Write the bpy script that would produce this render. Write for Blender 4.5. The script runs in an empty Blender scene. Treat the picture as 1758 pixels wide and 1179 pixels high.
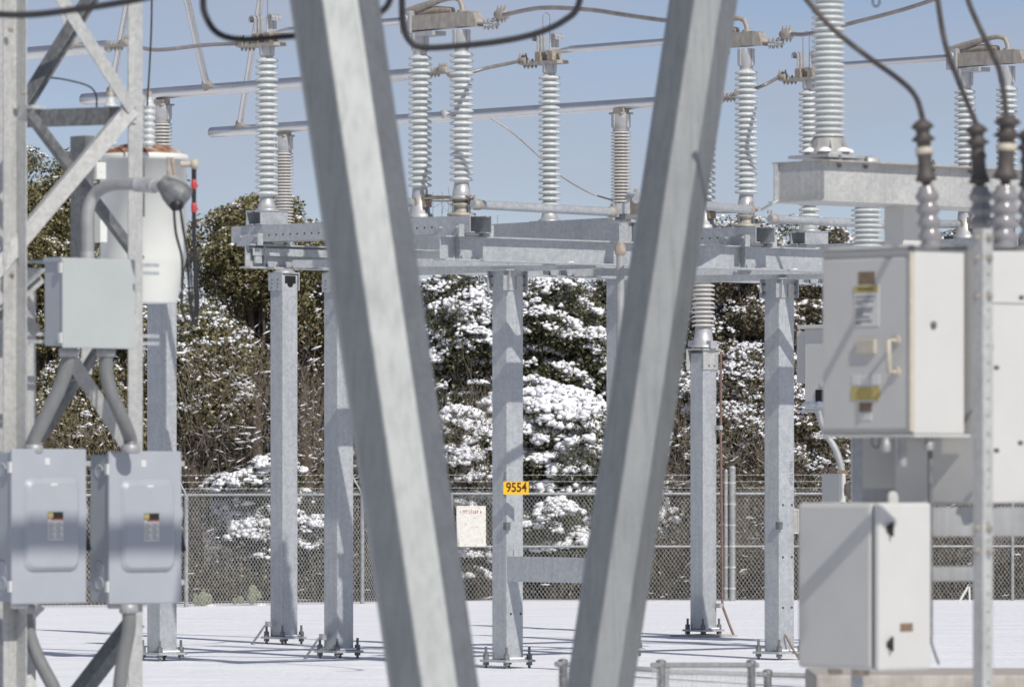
import bpy, math, random
import numpy as np
from mathutils import Vector, Matrix, Euler
R = math.radians
random.seed(7)
rng = np.random.default_rng(11)
sc = bpy.context.scene
COL = sc.collection

# ------------------------------------------------------------------ camera, sky, sun, exposure
F, CX, HY, EYE = 10000.0, 879.0, 800.0, 2.3      # focal length in photo pixels, centre column, horizon row, eye height
cam = bpy.data.cameras.new("camera")
cam.sensor_fit = 'HORIZONTAL'; cam.sensor_width = 36.0; cam.lens = 36.0 * F / 1758.0
cam.shift_y = (HY - 589.5) / 1758.0
cam.clip_start = 1.0; cam.clip_end = 5000.0
cam.dof.use_dof = True; cam.dof.focus_distance = 80.0; cam.dof.aperture_fstop = 3.7
camo = bpy.data.objects.new("camera", cam); COL.objects.link(camo)
camo.location = (0, 0, EYE); camo.rotation_euler = (R(90), 0, 0)
sc.camera = camo

SUN_AZ, SUN_EL = 29.0, 42.0                       # sun behind the camera, to its right
world = bpy.data.worlds.new("World"); sc.world = world; world.use_nodes = True
wn = world.node_tree.nodes; wl = world.node_tree.links
sky = wn.new('ShaderNodeTexSky'); sky.sky_type = 'NISHITA'; sky.sun_disc = False
sky.sun_elevation = R(SUN_EL); sky.sun_rotation = R(180 - SUN_AZ)
sky.altitude = 1500; sky.air_density = 0.75; sky.dust_density = 0.35; sky.ozone_density = 3.0
bg = wn['Background']; bg.inputs['Strength'].default_value = 0.085
tint = wn.new('ShaderNodeMix'); tint.data_type = 'RGBA'; tint.blend_type = 'MULTIPLY'; tint.inputs[0].default_value = 1.0; tint.inputs[7].default_value = (1.06, .895, .875, 1)
wl.new(sky.outputs[0], tint.inputs[6])
wtc = wn.new('ShaderNodeTexCoord'); wmp = wn.new('ShaderNodeMapping'); wmp.inputs['Scale'].default_value = (9, 9, 26); wl.new(wtc.outputs['Generated'], wmp.inputs[0])
wno = wn.new('ShaderNodeTexNoise'); wno.inputs['Scale'].default_value = 1.6; wno.inputs['Detail'].default_value = 6; wl.new(wmp.outputs[0], wno.inputs['Vector'])
wrp = wn.new('ShaderNodeMapRange'); wrp.inputs[1].default_value = .36; wrp.inputs[2].default_value = .66; wrp.inputs[3].default_value = 0; wrp.inputs[4].default_value = .65; wl.new(wno.outputs['Fac'], wrp.inputs[0])
cl = wn.new('ShaderNodeMix'); cl.data_type = 'RGBA'; cl.inputs[7].default_value = (5.0, 5.35, 6.35, 1); wl.new(wrp.outputs[0], cl.inputs[0]); wl.new(tint.outputs[2], cl.inputs[6])   # thin high cloud
wl.new(cl.outputs[2], bg.inputs[0])

sun = bpy.data.lights.new("sun", 'SUN'); sun.energy = 3.8; sun.angle = R(0.5); sun.color = (1.0, 0.955, 0.89)
suno = bpy.data.objects.new("sun", sun); COL.objects.link(suno)
SUNV = Vector((math.sin(R(SUN_AZ)) * math.cos(R(SUN_EL)), -math.cos(R(SUN_AZ)) * math.cos(R(SUN_EL)), math.sin(R(SUN_EL))))
suno.rotation_euler = SUNV.to_track_quat('Z', 'Y').to_euler(); suno.location = (30, -30, 60)
sc.view_settings.view_transform = 'Standard'; sc.view_settings.look = 'None'
sc.view_settings.exposure = 0.0; sc.view_settings.gamma = 1.0
sc.render.film_transparent = False
try:
    sc.cycles.max_bounces = 6; sc.cycles.transparent_max_bounces = 4
except Exception: pass

# ------------------------------------------------------------------ helpers
def P(px, py, s):   # photo pixel at a scale of s pixels per metre -> point
    return Vector(((px - CX) / s, F / s, EYE + (HY - py) / s))
Z = Vector((0, 0, 1))
A = Vector((math.cos(R(48)), -math.sin(R(48)), 0))   # the yard's two building directions
B = Vector((math.cos(R(42)), math.sin(R(42)), 0))
O = Vector((-0.05, 66.45, 0))
def S(a, b, z): return O + A * a + B * b + Z * z

class MB:
    def __init__(s): s.v = []; s.f = []; s.sm = []
    def add(s, vs, fs, smooth=False):
        n = len(s.v); s.v.extend([tuple(x) for x in vs]); s.f.extend([tuple(i + n for i in f) for f in fs]); s.sm.extend([smooth] * len(fs)); return s
    def hexa(s, o, a, b, c):
        o = Vector(o); p = [o, o + a, o + a + b, o + b]; q = [x + c for x in p]
        fl = a.cross(b).dot(c) < 0
        fs = [(3, 2, 1, 0), (4, 5, 6, 7), (0, 1, 5, 4), (1, 2, 6, 5), (2, 3, 7, 6), (3, 0, 4, 7)]
        if fl: fs = [f[::-1] for f in fs]
        return s.add(p + q, fs)
    def boxab(s, n, la, lb, h): return s.hexa(n, -A * la, B * lb, Z * h)
    def cbox(s, c, hx, hy, hz, ax=None, ay=None):
        ax = ax or A; ay = ay or B
        return s.hexa(Vector(c) - ax * hx - ay * hy - Z * hz, ax * 2 * hx, ay * 2 * hy, Z * 2 * hz)
    def bar(s, p0, p1, w, t, n):
        p0 = Vector(p0); p1 = Vector(p1); d = (p1 - p0); dn = d.normalized(); n = Vector(n); n = (n - dn * n.dot(dn)).normalized(); sd = dn.cross(n)
        return s.hexa(p0 - sd * w / 2 - n * t / 2, d, sd * w, n * t)
    def angle(s, p0, p1, w, t, n, flip=1):   # L-section: one leg in the plane with normal n, the other folded back
        p0 = Vector(p0); p1 = Vector(p1); d = (p1 - p0); dn = d.normalized(); n = Vector(n); n = (n - dn * n.dot(dn)).normalized(); sd = dn.cross(n) * flip
        s.hexa(p0 - sd * w / 2, d, sd * w, -n * t)
        return s.hexa(p0 - sd * w / 2 - n * t, d, sd * t, -n * (w - t))
    def ibeam(s, p0, p1, h, w, tf=.016, tw=.012):   # p at bottom centre line
        p0 = Vector(p0); d = Vector(p1) - p0; sd = d.normalized().cross(Z)
        s.hexa(p0 - sd * w / 2, d, sd * w, Z * tf); s.hexa(p0 - sd * w / 2 + Z * (h - tf), d, sd * w, Z * tf)
        return s.hexa(p0 - sd * tw / 2 + Z * tf, d, sd * tw, Z * (h - 2 * tf))
    def channel(s, p0, p1, h, w, side, t=.01):      # web at p (bottom edge), flanges towards side
        p0 = Vector(p0); d = Vector(p1) - p0; sd = Vector(side).normalized()
        s.hexa(p0, d, sd * t, Z * h); s.hexa(p0 + sd * t, d, sd * (w - t), Z * t)
        return s.hexa(p0 + sd * t + Z * (h - t), d, sd * (w - t), Z * t)
    def tube(s, pts, r, seg=10, cap=True, smooth=True):
        pts = [Vector(p) for p in pts]; n = len(pts); rs = r if isinstance(r, (list, tuple)) else [r] * n
        t = (pts[1] - pts[0]).normalized(); u = t.orthogonal().normalized(); vs = []
        for i, p in enumerate(pts):
            t2 = ((pts[min(i + 1, n - 1)] - pts[max(i - 1, 0)])).normalized()
            u = (u - t2 * u.dot(t2)).normalized(); w = t2.cross(u)
            for k in range(seg):
                a = 2 * math.pi * k / seg; vs.append(p + (u * math.cos(a) + w * math.sin(a)) * rs[i])
        fs = [(i * seg + k, i * seg + (k + 1) % seg, (i + 1) * seg + (k + 1) % seg, (i + 1) * seg + k) for i in range(n - 1) for k in range(seg)]
        s.add(vs, fs, smooth)
        if cap:
            s.add(vs[:seg], [tuple(range(seg))[::-1]]); s.add(vs[-seg:], [tuple(range(seg))])
        return s
    def lathe(s, c, prof, seg=24, axis=None, smooth=True):   # prof = [(r, h)]
        c = Vector(c); ax = (Vector(axis) if axis is not None else Z).normalized(); u = ax.orthogonal().normalized(); w = ax.cross(u)
        vs = []
        for r, h in prof:
            for k in range(seg):
                a = 2 * math.pi * (k + .5) / seg; vs.append(c + ax * h + (u * math.cos(a) + w * math.sin(a)) * max(r, 1e-4))
        n = len(prof)
        fs = [(i * seg + k, i * seg + (k + 1) % seg, (i + 1) * seg + (k + 1) % seg, (i + 1) * seg + k) for i in range(n - 1) for k in range(seg)]
        s.add(vs, fs, smooth)
        s.add(vs[:seg], [tuple(range(seg))[::-1]]); s.add(vs[-seg:], [tuple(range(seg))])
        return s
    def bolt(s, p, axis, r=.016, l=.03):
        return s.lathe(p, [(r, 0), (r, l * .6), (r * .55, l * .62), (r * .55, l)], 6, axis, False)
    def build(s, name, mat, parent=None, bevel=0, **tags):
        me = bpy.data.meshes.new(name); off = wloc(parent)
        v = np.array(s.v, dtype=np.float64) - np.array(off)
        me.from_pydata(v.tolist(), [], s.f); me.polygons.foreach_set('use_smooth', s.sm)
        me.materials.append(mat); me.update()
        o = bpy.data.objects.new(name, me); COL.objects.link(o)
        if parent is not None: o.parent = parent
        if bevel:
            m = o.modifiers.new('bevel', 'BEVEL'); m.width = bevel; m.segments = 2; m.limit_method = 'ANGLE'; m.angle_limit = R(40)
        for k, x in tags.items(): o[k] = x
        return o
def wloc(o):
    l = Vector((0, 0, 0))
    while o is not None: l = l + o.location; o = o.parent
    return l
def thing(name, label, cat, loc, group=None):
    o = bpy.data.objects.new(name, None); COL.objects.link(o); o.location = Vector(loc); o.empty_display_size = .2
    o['label'] = label; o['category'] = cat
    if group: o['group'] = group
    return o
def tag(o, label, cat, group=None, kind=None):
    o['label'] = label; o['category'] = cat
    if group: o['group'] = group
    if kind: o['kind'] = kind
    return o
def dup(root, off, label):
    def cp(o, par):
        c = o.copy(); COL.objects.link(c)
        if par is not None: c.parent = par
        for ch in o.children: cp(ch, c)
        return c
    r = cp(root, None); r.location = root.location + off; r['label'] = label
    return r
def npmesh(name, V, FA, mat, parent=None, smooth=False):      # fast mesh from arrays of equal-sized faces
    me = bpy.data.meshes.new(name); off = np.array(wloc(parent)); k = FA.shape[1]
    V = V - off
    me.vertices.add(len(V)); me.vertices.foreach_set('co', V.astype(np.float32).ravel())
    me.loops.add(FA.size); me.loops.foreach_set('vertex_index', FA.astype(np.int32).ravel())
    me.polygons.add(len(FA)); me.polygons.foreach_set('loop_start', np.arange(0, FA.size, k, dtype=np.int32))
    me.polygons.foreach_set('use_smooth', np.full(len(FA), smooth)); me.materials.append(mat); me.update(calc_edges=True); me.validate()
    o = bpy.data.objects.new(name, me); COL.objects.link(o)
    if parent is not None: o.parent = parent
    return o
def lettering(txt, size, origin, xdir, ydir, mat, parent, bold=0.0, extrude=.001, align='CENTER', xs=1.0):
    cu = bpy.data.curves.new('lettering', 'FONT'); cu.body = txt; cu.size = size; cu.offset = bold; cu.extrude = extrude; cu.align_x = align; cu.align_y = 'CENTER'
    t = bpy.data.objects.new('tmp', cu); COL.objects.link(t); bpy.context.view_layer.update()
    me = bpy.data.meshes.new_from_object(t.evaluated_get(bpy.context.evaluated_depsgraph_get())); bpy.data.objects.remove(t)
    x = Vector(xdir).normalized(); y = Vector(ydir).normalized(); z = x.cross(y); off = Vector(origin) - wloc(parent)
    for v in me.vertices:
        c = v.co.copy(); v.co = off + x * c.x * xs + y * c.y + z * c.z
    me.materials.clear(); me.materials.append(mat)
    o = bpy.data.objects.new('lettering', me); COL.objects.link(o); o.parent = parent
    return o

# ------------------------------------------------------------------ materials
def newmat(name):
    m = bpy.data.materials.new(name); m.use_nodes = True; nt = m.node_tree
    return m, nt, nt.nodes['Principled BSDF'], nt.nodes.new('ShaderNodeTexCoord')
def ramp(nt, fac, stops):
    r = nt.nodes.new('ShaderNodeValToRGB'); e = r.color_ramp.elements
    while len(e) < len(stops): e.new(0.5)
    for i, (p, c) in enumerate(stops): e[i].position = p; e[i].color = (*c, 1)
    nt.links.new(fac, r.inputs[0]); return r.outputs[0]
def noise(nt, tc, scale, detail=4, rough=.55, stretch=None, out='Object'):
    n = nt.nodes.new('ShaderNodeTexNoise'); n.inputs['Scale'].default_value = scale; n.inputs['Detail'].default_value = detail; n.inputs['Roughness'].default_value = rough
    if stretch:
        mp = nt.nodes.new('ShaderNodeMapping'); mp.inputs['Scale'].default_value = stretch; nt.links.new(tc.outputs[out], mp.inputs[0]); nt.links.new(mp.outputs[0], n.inputs['Vector'])
    else: nt.links.new(tc.outputs[out], n.inputs['Vector'])
    return n.outputs['Fac']
def mixc(nt, fac, a, b, mode='MIX'):
    m = nt.nodes.new('ShaderNodeMix'); m.data_type = 'RGBA'; m.blend_type = mode
    if isinstance(fac, float): m.inputs[0].default_value = fac
    else: nt.links.new(fac, m.inputs[0])
    for i, c in ((6, a), (7, b)):
        if isinstance(c, tuple): m.inputs[i].default_value = (*c, 1)
        else: nt.links.new(c, m.inputs[i])
    return m.outputs[2]
def bump(nt, bs, fac, strength, dist=.01):
    b = nt.nodes.new('ShaderNodeBump'); b.inputs['Strength'].default_value = strength; b.inputs['Distance'].default_value = dist
    nt.links.new(fac, b.inputs['Height']); nt.links.new(b.outputs[0], bs.inputs['Normal'])
def simple(name, col, metal=0.0, rough=.5, var=.12, scale=6.0, bmp=0.0, dirt=None, spec=.5, streak=True):
    m, nt, bs, tc = newmat(name)
    n1 = noise(nt, tc, scale); lo = tuple(c * (1 - var) for c in col); hi = tuple(min(1, c * (1 + var)) for c in col)
    c = ramp(nt, n1, [(.3, lo), (.7, hi)])
    if streak:
        n2 = noise(nt, tc, 3.0, 5, .6, (9, 9, .5)); k = ramp(nt, n2, [(.35, (.80, .80, .79)), (.6, (1, 1, 1))]); c = mixc(nt, .6, c, k, 'MULTIPLY')
    if dirt:
        n3 = noise(nt, tc, dirt[1], 6, .65); k = ramp(nt, n3, [(dirt[2], (0, 0, 0)), (dirt[2] + .12, (1, 1, 1))]); c = mixc(nt, k, c, dirt[0])
    nt.links.new(c, bs.inputs['Base Color']); bs.inputs['Metallic'].default_value = metal; bs.inputs['Specular IOR Level'].default_value = spec
    rr = nt.nodes.new('ShaderNodeMapRange'); rr.inputs[3].default_value = max(.05, rough - .1); rr.inputs[4].default_value = min(1, rough + .1)
    nt.links.new(n1, rr.inputs[0]); nt.links.new(rr.outputs[0], bs.inputs['Roughness'])
    if bmp: bump(nt, bs, noise(nt, tc, scale * 8, 3), bmp, .004)
    return m
def galv(name, lo, hi, metal=.55, rough=.5, cell=28.0, streak=.5):
    m, nt, bs, tc = newmat(name)
    vo = nt.nodes.new('ShaderNodeTexVoronoi'); vo.inputs['Scale'].default_value = cell; nt.links.new(tc.outputs['Object'], vo.inputs['Vector'])
    bw = nt.nodes.new('ShaderNodeRGBToBW'); nt.links.new(vo.outputs['Color'], bw.inputs[0])
    c = ramp(nt, bw.outputs[0], [(.15, lo), (.85, hi)])
    n1 = noise(nt, tc, 2.2, 6, .6); c = mixc(nt, .75, c, ramp(nt, n1, [(.3, (.86, .865, .87)), (.68, (1.04, 1.04, 1.035))]), 'MULTIPLY')
    n2 = noise(nt, tc, 2.5, 6, .65, (10, 10, .45)); c = mixc(nt, streak, c, ramp(nt, n2, [(.34, (.66, .68, .68)), (.55, (1, 1, 1))]), 'MULTIPLY')
    nt.links.new(c, bs.inputs['Base Color']); bs.inputs['Metallic'].default_value = metal
    rr = nt.nodes.new('ShaderNodeMapRange'); rv = .02 if metal > .9 else .12; rr.inputs[3].default_value = rough - rv; rr.inputs[4].default_value = rough + rv
    nt.links.new(bw.outputs[0], rr.inputs[0]); nt.links.new(rr.outputs[0], bs.inputs['Roughness'])
    bump(nt, bs, n1, .04 if metal > .9 else .15, .01)
    return m
M = {}
M['galv'] = galv('galvanised_steel', (.41, .43, .445), (.50, .52, .535), .3, .5, 34.0, .3)
M['galv_pole'] = galv('galvanised_pole', (.315, .327, .329), (.338, .350, .350), .97, .6, 42.0, .45)
M['galv_dark'] = galv('weathered_and_shaded_galvanised', (.155, .16, .165), (.24, .25, .25), .4, .6)  # dark steel for fittings; on the tower bracing its darkness paints in shade
M['tower'] = galv('tower_galvanised', (.45, .45, .435), (.54, .54, .52), .25, .55, 34.0, .35)
M['rail'] = galv('fence_galvanised', (.50, .51, .50), (.62, .63, .62), .25, .5)
M['alu'] = simple('aluminium', (.70, .70, .70), .92, .3, .06, 2.0, .0, streak=False)
M['cast'] = simple('cast_aluminium', (.46, .465, .47), .4, .5, .12, 14, .1, streak=False)
M['casting_paint'] = simple('grey_casting_paint', (.36, .355, .34), 0, .5, .1, 8)
M['bronze'] = simple('tarnished_bronze', (.38, .35, .305), .1, .55, .2, 12, .1)
M['tan'] = simple('weathered_tan_metal', (.38, .32, .255), .1, .6, .25, 18, .1)
M['porc'] = simple('grey_porcelain', (.57, .595, .585), 0, .16, .05, 5, 0, None, .6, False)
M['porc_warm'] = simple('warm_porcelain', (.55, .53, .50), 0, .2, .06, 5, 0, None, .6, False)
M['porc_grey'] = simple('shaded_grey_porcelain', (.25, .245, .25), 0, .2, .06, 5, 0, None, .6, False)  # grey glaze darkened further, painting in the shade on the terminators
M['cab'] = simple('cabinet_paint', (.55, .545, .52), 0, .42, .04, 2, .03, ((.5, .48, .44), 5.0, .66), streak=False)
M['switch'] = simple('blue_grey_paint', (.36, .385, .42), 0, .42, .05, 2, .03, ((.27, .29, .31), 7.0, .67), streak=False)
M['switch_side'] = simple('blue_grey_body_paint', (.34, .365, .39), 0, .5, .06, 2, streak=False)
M['jbox'] = simple('pale_grey_paint', (.41, .44, .43), 0, .45, .04, 2, .03, ((.42, .44, .43), 6.0, .66), streak=False)
M['conduit'] = simple('grey_conduit', (.37, .375, .375), .25, .45, .1, 6)
M['tank'] = simple('cream_tank_paint', (.72, .735, .69), 0, .35, .05, 2, .03, streak=False)
M['rust'] = simple('rusty_lid', (.50, .48, .42), .1, .7, .15, 5, .2, ((.25, .09, .032), 2.8, .41), streak=False)
M['conduit_shaded'] = simple('shaded_grey_conduit', (.19, .195, .195), 0, .4, .1, 6)  # conduit grey darkened to paint in the shade of the boxes
M['rail2'] = galv('rail_galvanised', (.30, .31, .31), (.40, .41, .41), .3, .5)
M['black'] = simple('black_cable', (.022, .021, .024), 0, .5, .2, 8, 0, None, .4, False)
M['wire'] = simple('weathered_wire', (.30, .28, .27), .5, .5, .2, 8, 0, None, .4, False)
M['cover'] = simple('dark_brown_rubber', (.075, .064, .058), 0, .6, .3, 10)
M['strap'] = simple('pale_braid', (.46, .42, .40), .2, .6, .1, 20)
M['copper'] = simple('copper_ground_wire', (.24, .155, .125), .3, .6, .2, 12)
M['red'] = simple('red_plastic', (.55, .07, .07), 0, .4, .1, 9, 0, None, .5, False)
M['yellow'] = simple('yellow_sign', (.82, .50, .02), 0, .4, .05, 3, 0, None, .5, False)
M['ochre'] = simple('ochre_label', (.46, .37, .12), 0, .5, .15, 30, 0, None, .5, False)
M['brown_plate'] = simple('brown_nameplate', (.22, .16, .10), .2, .5, .2, 20, 0, None, .5, False)
M['cream_plate'] = simple('cream_plate', (.50, .455, .37), 0, .5, .1, 20, 0, None, .5, False)
M['white'] = simple('white_label', (.62, .62, .60), 0, .5, .05, 20, 0, None, .5, False)
M['ink'] = simple('black_ink', (.03, .03, .03), 0, .6, .1, 20, 0, None, .3, False)
M['ink_red'] = simple('faded_red_ink', (.50, .13, .10), 0, .6, .3, 30, 0, None, .3, False)
M['ink_brown'] = simple('dark_maroon_ink', (.10, .02, .02), 0, .6, .1, 20, 0, None, .3, False)
M['stencil'] = simple('stencil_ink', (.17, .18, .19), 0, .7, .3, 40, 0, None, .3, False)
M['hole'] = simple('dark_hole', (.02, .02, .022), 0, .8, .1, 20, 0, None, .2, False)
M['fsign'] = simple('weathered_sign', (.72, .70, .64), 0, .5, .1, 14, 0, ((.33, .31, .29), 26.0, .57), .4, False)
M['concrete'] = simple('concrete', (.42, .39, .35), 0, .9, .15, 9, .2)
M['cactus'] = simple('cactus_green', (.24, .26, .17), 0, .6, .2, 14, .1, None, .3, False)
M['bark'] = simple('bark', (.115, .09, .07), 0, .9, .35, 10, .4)
M['twig'] = simple('grey_brown_twig', (.165, .138, .11), 0, .9, .35, 7, .1, None, .2, False)
def leafmat(name, cols):
    m, nt, bs, tc = newmat(name); g = nt.nodes.new('ShaderNodeNewGeometry')
    c = ramp(nt, g.outputs['Random Per Island'], [(i / (len(cols) - 1) if len(cols) > 1 else 0, x) for i, x in enumerate(cols)])
    nt.links.new(c, bs.inputs['Base Color']); bs.inputs['Roughness'].default_value = .45; bs.inputs['Specular IOR Level'].default_value = .5
    return m
M['leaf_olive'] = leafmat('olive_leaves', [(.07, .066, .024), (.13, .118, .044), (.19, .165, .07), (.27, .235, .13)])
M['leaf_green'] = leafmat('dark_green_leaves', [(.035, .042, .018), (.065, .07, .03), (.10, .10, .048), (.15, .135, .08)])
M['leaf_brown'] = leafmat('brown_leaves', [(.07, .058, .034), (.115, .095, .056), (.17, .14, .085), (.13, .12, .07)])
def snowmat(name, scale, strength, streaks=False):
    m, nt, bs, tc = newmat(name)
    n = noise(nt, tc, scale, 6, .6); c = ramp(nt, n, [(.3, (.84, .85, .88)), (.7, (.90, .90, .91))])
    bs.inputs['Roughness'].default_value = .75; bs.inputs['Specular IOR Level'].default_value = .25
    nt.links.new(c, bs.inputs['Base Color']); bump(nt, bs, n, strength, .05)
    return m
M['snow'] = snowmat('snow', 9.0, .25)
def groundsnow():
    m, nt, bs, tc = newmat('ground_snow')
    n = noise(nt, tc, 1.0, 8, .62, (.5, 1.1, 1)); n2 = noise(nt, tc, 9.0, 5, .6)
    c = ramp(nt, n, [(.3, (.80, .81, .85)), (.7, (.88, .88, .90))]); nt.links.new(c, bs.inputs['Base Color'])
    bs.inputs['Roughness'].default_value = .8; bs.inputs['Specular IOR Level'].default_value = .2
    mm = nt.nodes.new('ShaderNodeMath'); mm.operation = 'MULTIPLY_ADD'; nt.links.new(n2, mm.inputs[0]); mm.inputs[1].default_value = .25; nt.links.new(n, mm.inputs[2])
    bump(nt, bs, mm.outputs[0], .8, .2); return m
M['ground_snow'] = groundsnow()
def floor_mat():
    m, nt, bs, tc = newmat('leaf_litter'); n = noise(nt, tc, 1.5, 8, .65); n2 = noise(nt, tc, 14, 5, .6)
    c = ramp(nt, n2, [(.3, (.045, .035, .025)), (.7, (.13, .10, .07))]); k = ramp(nt, n, [(.56, (0, 0, 0)), (.60, (1, 1, 1))])
    nt.links.new(mixc(nt, k, c, (.84, .85, .88)), bs.inputs['Base Color']); bs.inputs['Roughness'].default_value = .9; bump(nt, bs, n2, .6, .05); return m
M['litter'] = floor_mat()

# ------------------------------------------------------------------ ground
def ground():
    me = MB(); xs = [-1500, -60, -20, 20, 60, 1500]; ys = [-300, 20, 50, 101, 200, 3000]
    vs = [(x, y, 0) for y in ys for x in xs]; n = len(xs)
    me.add(vs, [(j * n + i, j * n + i + 1, (j + 1) * n + i + 1, (j + 1) * n + i) for j in range(len(ys) - 1) for i in range(n - 1)])
    o = me.build('snowy_ground', M['ground_snow']); o['kind'] = 'structure'
    f = MB(); f.add([(-80, 100.6, .004), (80, 100.6, .004), (200, 400, .004), (-200, 400, .004)], [(0, 1, 2, 3)])
    f.add([(-80, 60, .004), (-12, 94.4, .004), (-.6, 100.0, .004), (0, 100.6, .004), (-80, 100.6, .004)], [(0, 1, 2, 3, 4)])
    o = f.build('woodland_ground', M['litter']); o['kind'] = 'structure'
ground()

# ------------------------------------------------------------------ switch stand (columns, arms, beams)
TW = .254
def column(mb_parent, base, top, plate=.45, holes=()):
    c = Vector(base); h = TW / 2
    m = MB(); m.cbox(c + Z * (top + .1) / 2, h, h, (top - .1) / 2)
    col = m.build('column', M['galv'], mb_parent, bevel=.012)
    p = MB(); p.cbox(c + Z * .085, plate / 2, plate / 2, .014); p.build('base_plate', M['galv'], col)
    for i in (-1, 1):
        for j in (-1, 1):
            q = c + A * i * (plate / 2 - .05) + B * j * (plate / 2 - .05)
            b = MB(); b.lathe(q, [(.017, -.05), (.017, .245)], 8); b.lathe(q, [(.036, .035), (.036, .07)], 6, None, False); b.lathe(q, [(.034, .10), (.034, .165)], 6, None, False)
            b.build('anchor_bolt', M['galv_dark'], col)
    d = MB()
    d.hexa(c - A * (h + .002) + B * (h + .002) + Z * .104, A * (TW + .004), B * .05, Z * .02); d.hexa(c + A * (h + .002) - B * (h + .002) + Z * .104, A * .05, B * (TW + .004), Z * .02)
    d.build('snow_ledge', M['snow'], col)
    return col
ZB, ZT = 4.545, 4.815
st = thing('steel_switch_stand', 'tall galvanised steel stand carrying the disconnect switches, with yellow number plate', 'steel stand', S(0, 0, 0))
for b in (0, 4.35):
    c = column(st, S(0, b, 0), 4.40)
    p = MB()                                                        # bolted head plates
    for sgn in (-1, 1):
        p.hexa(S(sgn * (TW / 2 + .008), b - .19, 4.30) - A * .006, A * .012, B * .38, Z * .235)
        p.hexa(S(-.19, b + sgn * (TW / 2 + .008), 4.30) - B * .006, A * .38, B * .012, Z * .235)
    p.cbox(S(0, b, 4.53), .2, .2, .008)
    hp = p.build('head_plate', M['galv'], c)
    q = MB()
    for k in (-.11, .11):
        for z in (4.36, 4.46):
            q.bolt(S(TW / 2 + .014, b + k, z), A, .014, .03); q.bolt(S(k, b - TW / 2 - .014, z), -B, .014, .03)
    q.build('plate_bolt', M['galv_dark'], c)
    w = MB(); w.hexa(S(TW / 2 + .018, b + .0, 4.31) , A * .006, B * .1, Z * .16); w.build('clip_plate', M['tower'], c)
    hl = MB()
    for z in ((.62, .62) if b == 0 else (.62, 1.22, 1.84)):
        for k in (-.065, .085): hl.lathe(S(TW / 2, b + k, z), [(.014, 0), (.014, .003)], 8, A, False)
    hl.build('bolt_hole', M['hole'], c)
    g = MB(); g.cbox(S(TW / 2 + .01, b - TW / 2 - .01, 2.3 + (HY - 903) / (150.9 if b == 0 else 146)), .03, .03, .045); g.build('ground_lug', M['galv_dark'], c)
    a = MB(); a.channel(S(-1.60, b - .085, ZB - .03), S(1.56, b - .085, ZB - .03), .27, .16, B, .012); ar = a.build('arm_beam', M['galv'], st)
    hh = MB()
    for k in (.42, .95): hh.lathe(S(k, b - .0855, ZB + .06), [(.024, 0), (.024, .003)], 10, -B, False)
    hh.build('bolt_hole', M['hole'], ar)
lettering('HILLTOP', .075, S(.09, -TW / 2 - .001, 2.3 + (HY - 832) / 151.), -Z, A, M['stencil'], st, 0.0, .001, 'CENTER', 1.0).name = 'stencil_lettering'
lettering('HILLTOP', .075, S(TW / 2 + .001, 4.35 + .07, 2.3 + (HY - 812) / 147.), -Z, B, M['stencil'], st, 0.0, .001, 'CENTER', 1.0).name = 'stencil_lettering'
for a in (1.67, -1.67):
    L0, L1 = (-2.50, 6.95)
    m = MB(); m.ibeam(S(a, L0, ZB), S(a, L1, ZB), ZT - ZB, .2)
    for b in (-2.18, 2.17, 6.52):                                     # web stiffeners
        m.hexa(S(a + .007, b - .10, ZB + .017), A * .08, B * .008, Z * (ZT - ZB - .034))
    bm = m.build('cross_beam', M['galv'], st)
    q = MB()
    for b in (-2.18, 2.17, 6.52):
        for k in (-.06, .11): q.bolt(S(a + .06, b + k, ZB + .017), Z, .016, .04)
    q.build('beam_bolt', M['galv_dark'], bm)
g = MB(); g.angle(S(-1.60, -2.44, 4.73), S(-1.60, .2, 4.73), .085, .009, A, 1); g.hexa(S(-1.64, -2.40, 4.60), A * .03, B * .10, Z * .15); g.build('brace_angle', M['galv'], st)
g = MB(); g.angle(S(-1.55, -1.9, 4.60), S(1.55, .0, 4.60), .09, .01, -B, 1); g.build('brace_angle', M['galv'], st)
g = MB(); g.angle(S(-1.55, 2.45, 4.60), S(1.55, 4.35, 4.60), .09, .01, -B, 1); g.build('brace_angle', M['galv'], st)
g = MB(); g.channel(S(TW / 2 + .004, -.12, .99), S(1.95, -.12, .99), .285, .09, B, .012); g.build('mechanism_channel', M['galv'], st)
g = MB(); g.hexa(S(TW / 2 + .004, -.03, 1.275), A * .012, B * .14, Z * .08); g.build('channel_bracket', M['galv'], st)
# conduit with tan fitting beside the right-hand pole
g = MB(); pc = P(1065, 0, 154.6); g.tube([(pc.x, pc.y, 1.0), (pc.x, pc.y, 4.70)], .046, 12); cn = g.build('conduit_pipe', M['conduit'], st)
g = MB(); g.lathe((pc.x, pc.y, 4.68), [(.05, -.04), (.062, -.02), (.062, .05), (.045, .09), (.03, .11)], 14); g.build('pipe_fitting', M['tan'], cn)
# number plate
sp = P(886, 837.5, 151.4)
g = MB(); g.hexa(sp + Vector((-.145, -.003, -.072)), Vector((.29, 0, 0)), Vector((0, .003, 0)), Vector((0, 0, .144))); pl = g.build('number_plate', M['yellow'], st)
lettering('9554', .148, sp + Vector((.004, -.0035, .004)), (1, 0, 0), (0, 0, 1), M['ink_brown'], pl, .0032, .0006, 'CENTER', .80)

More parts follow.
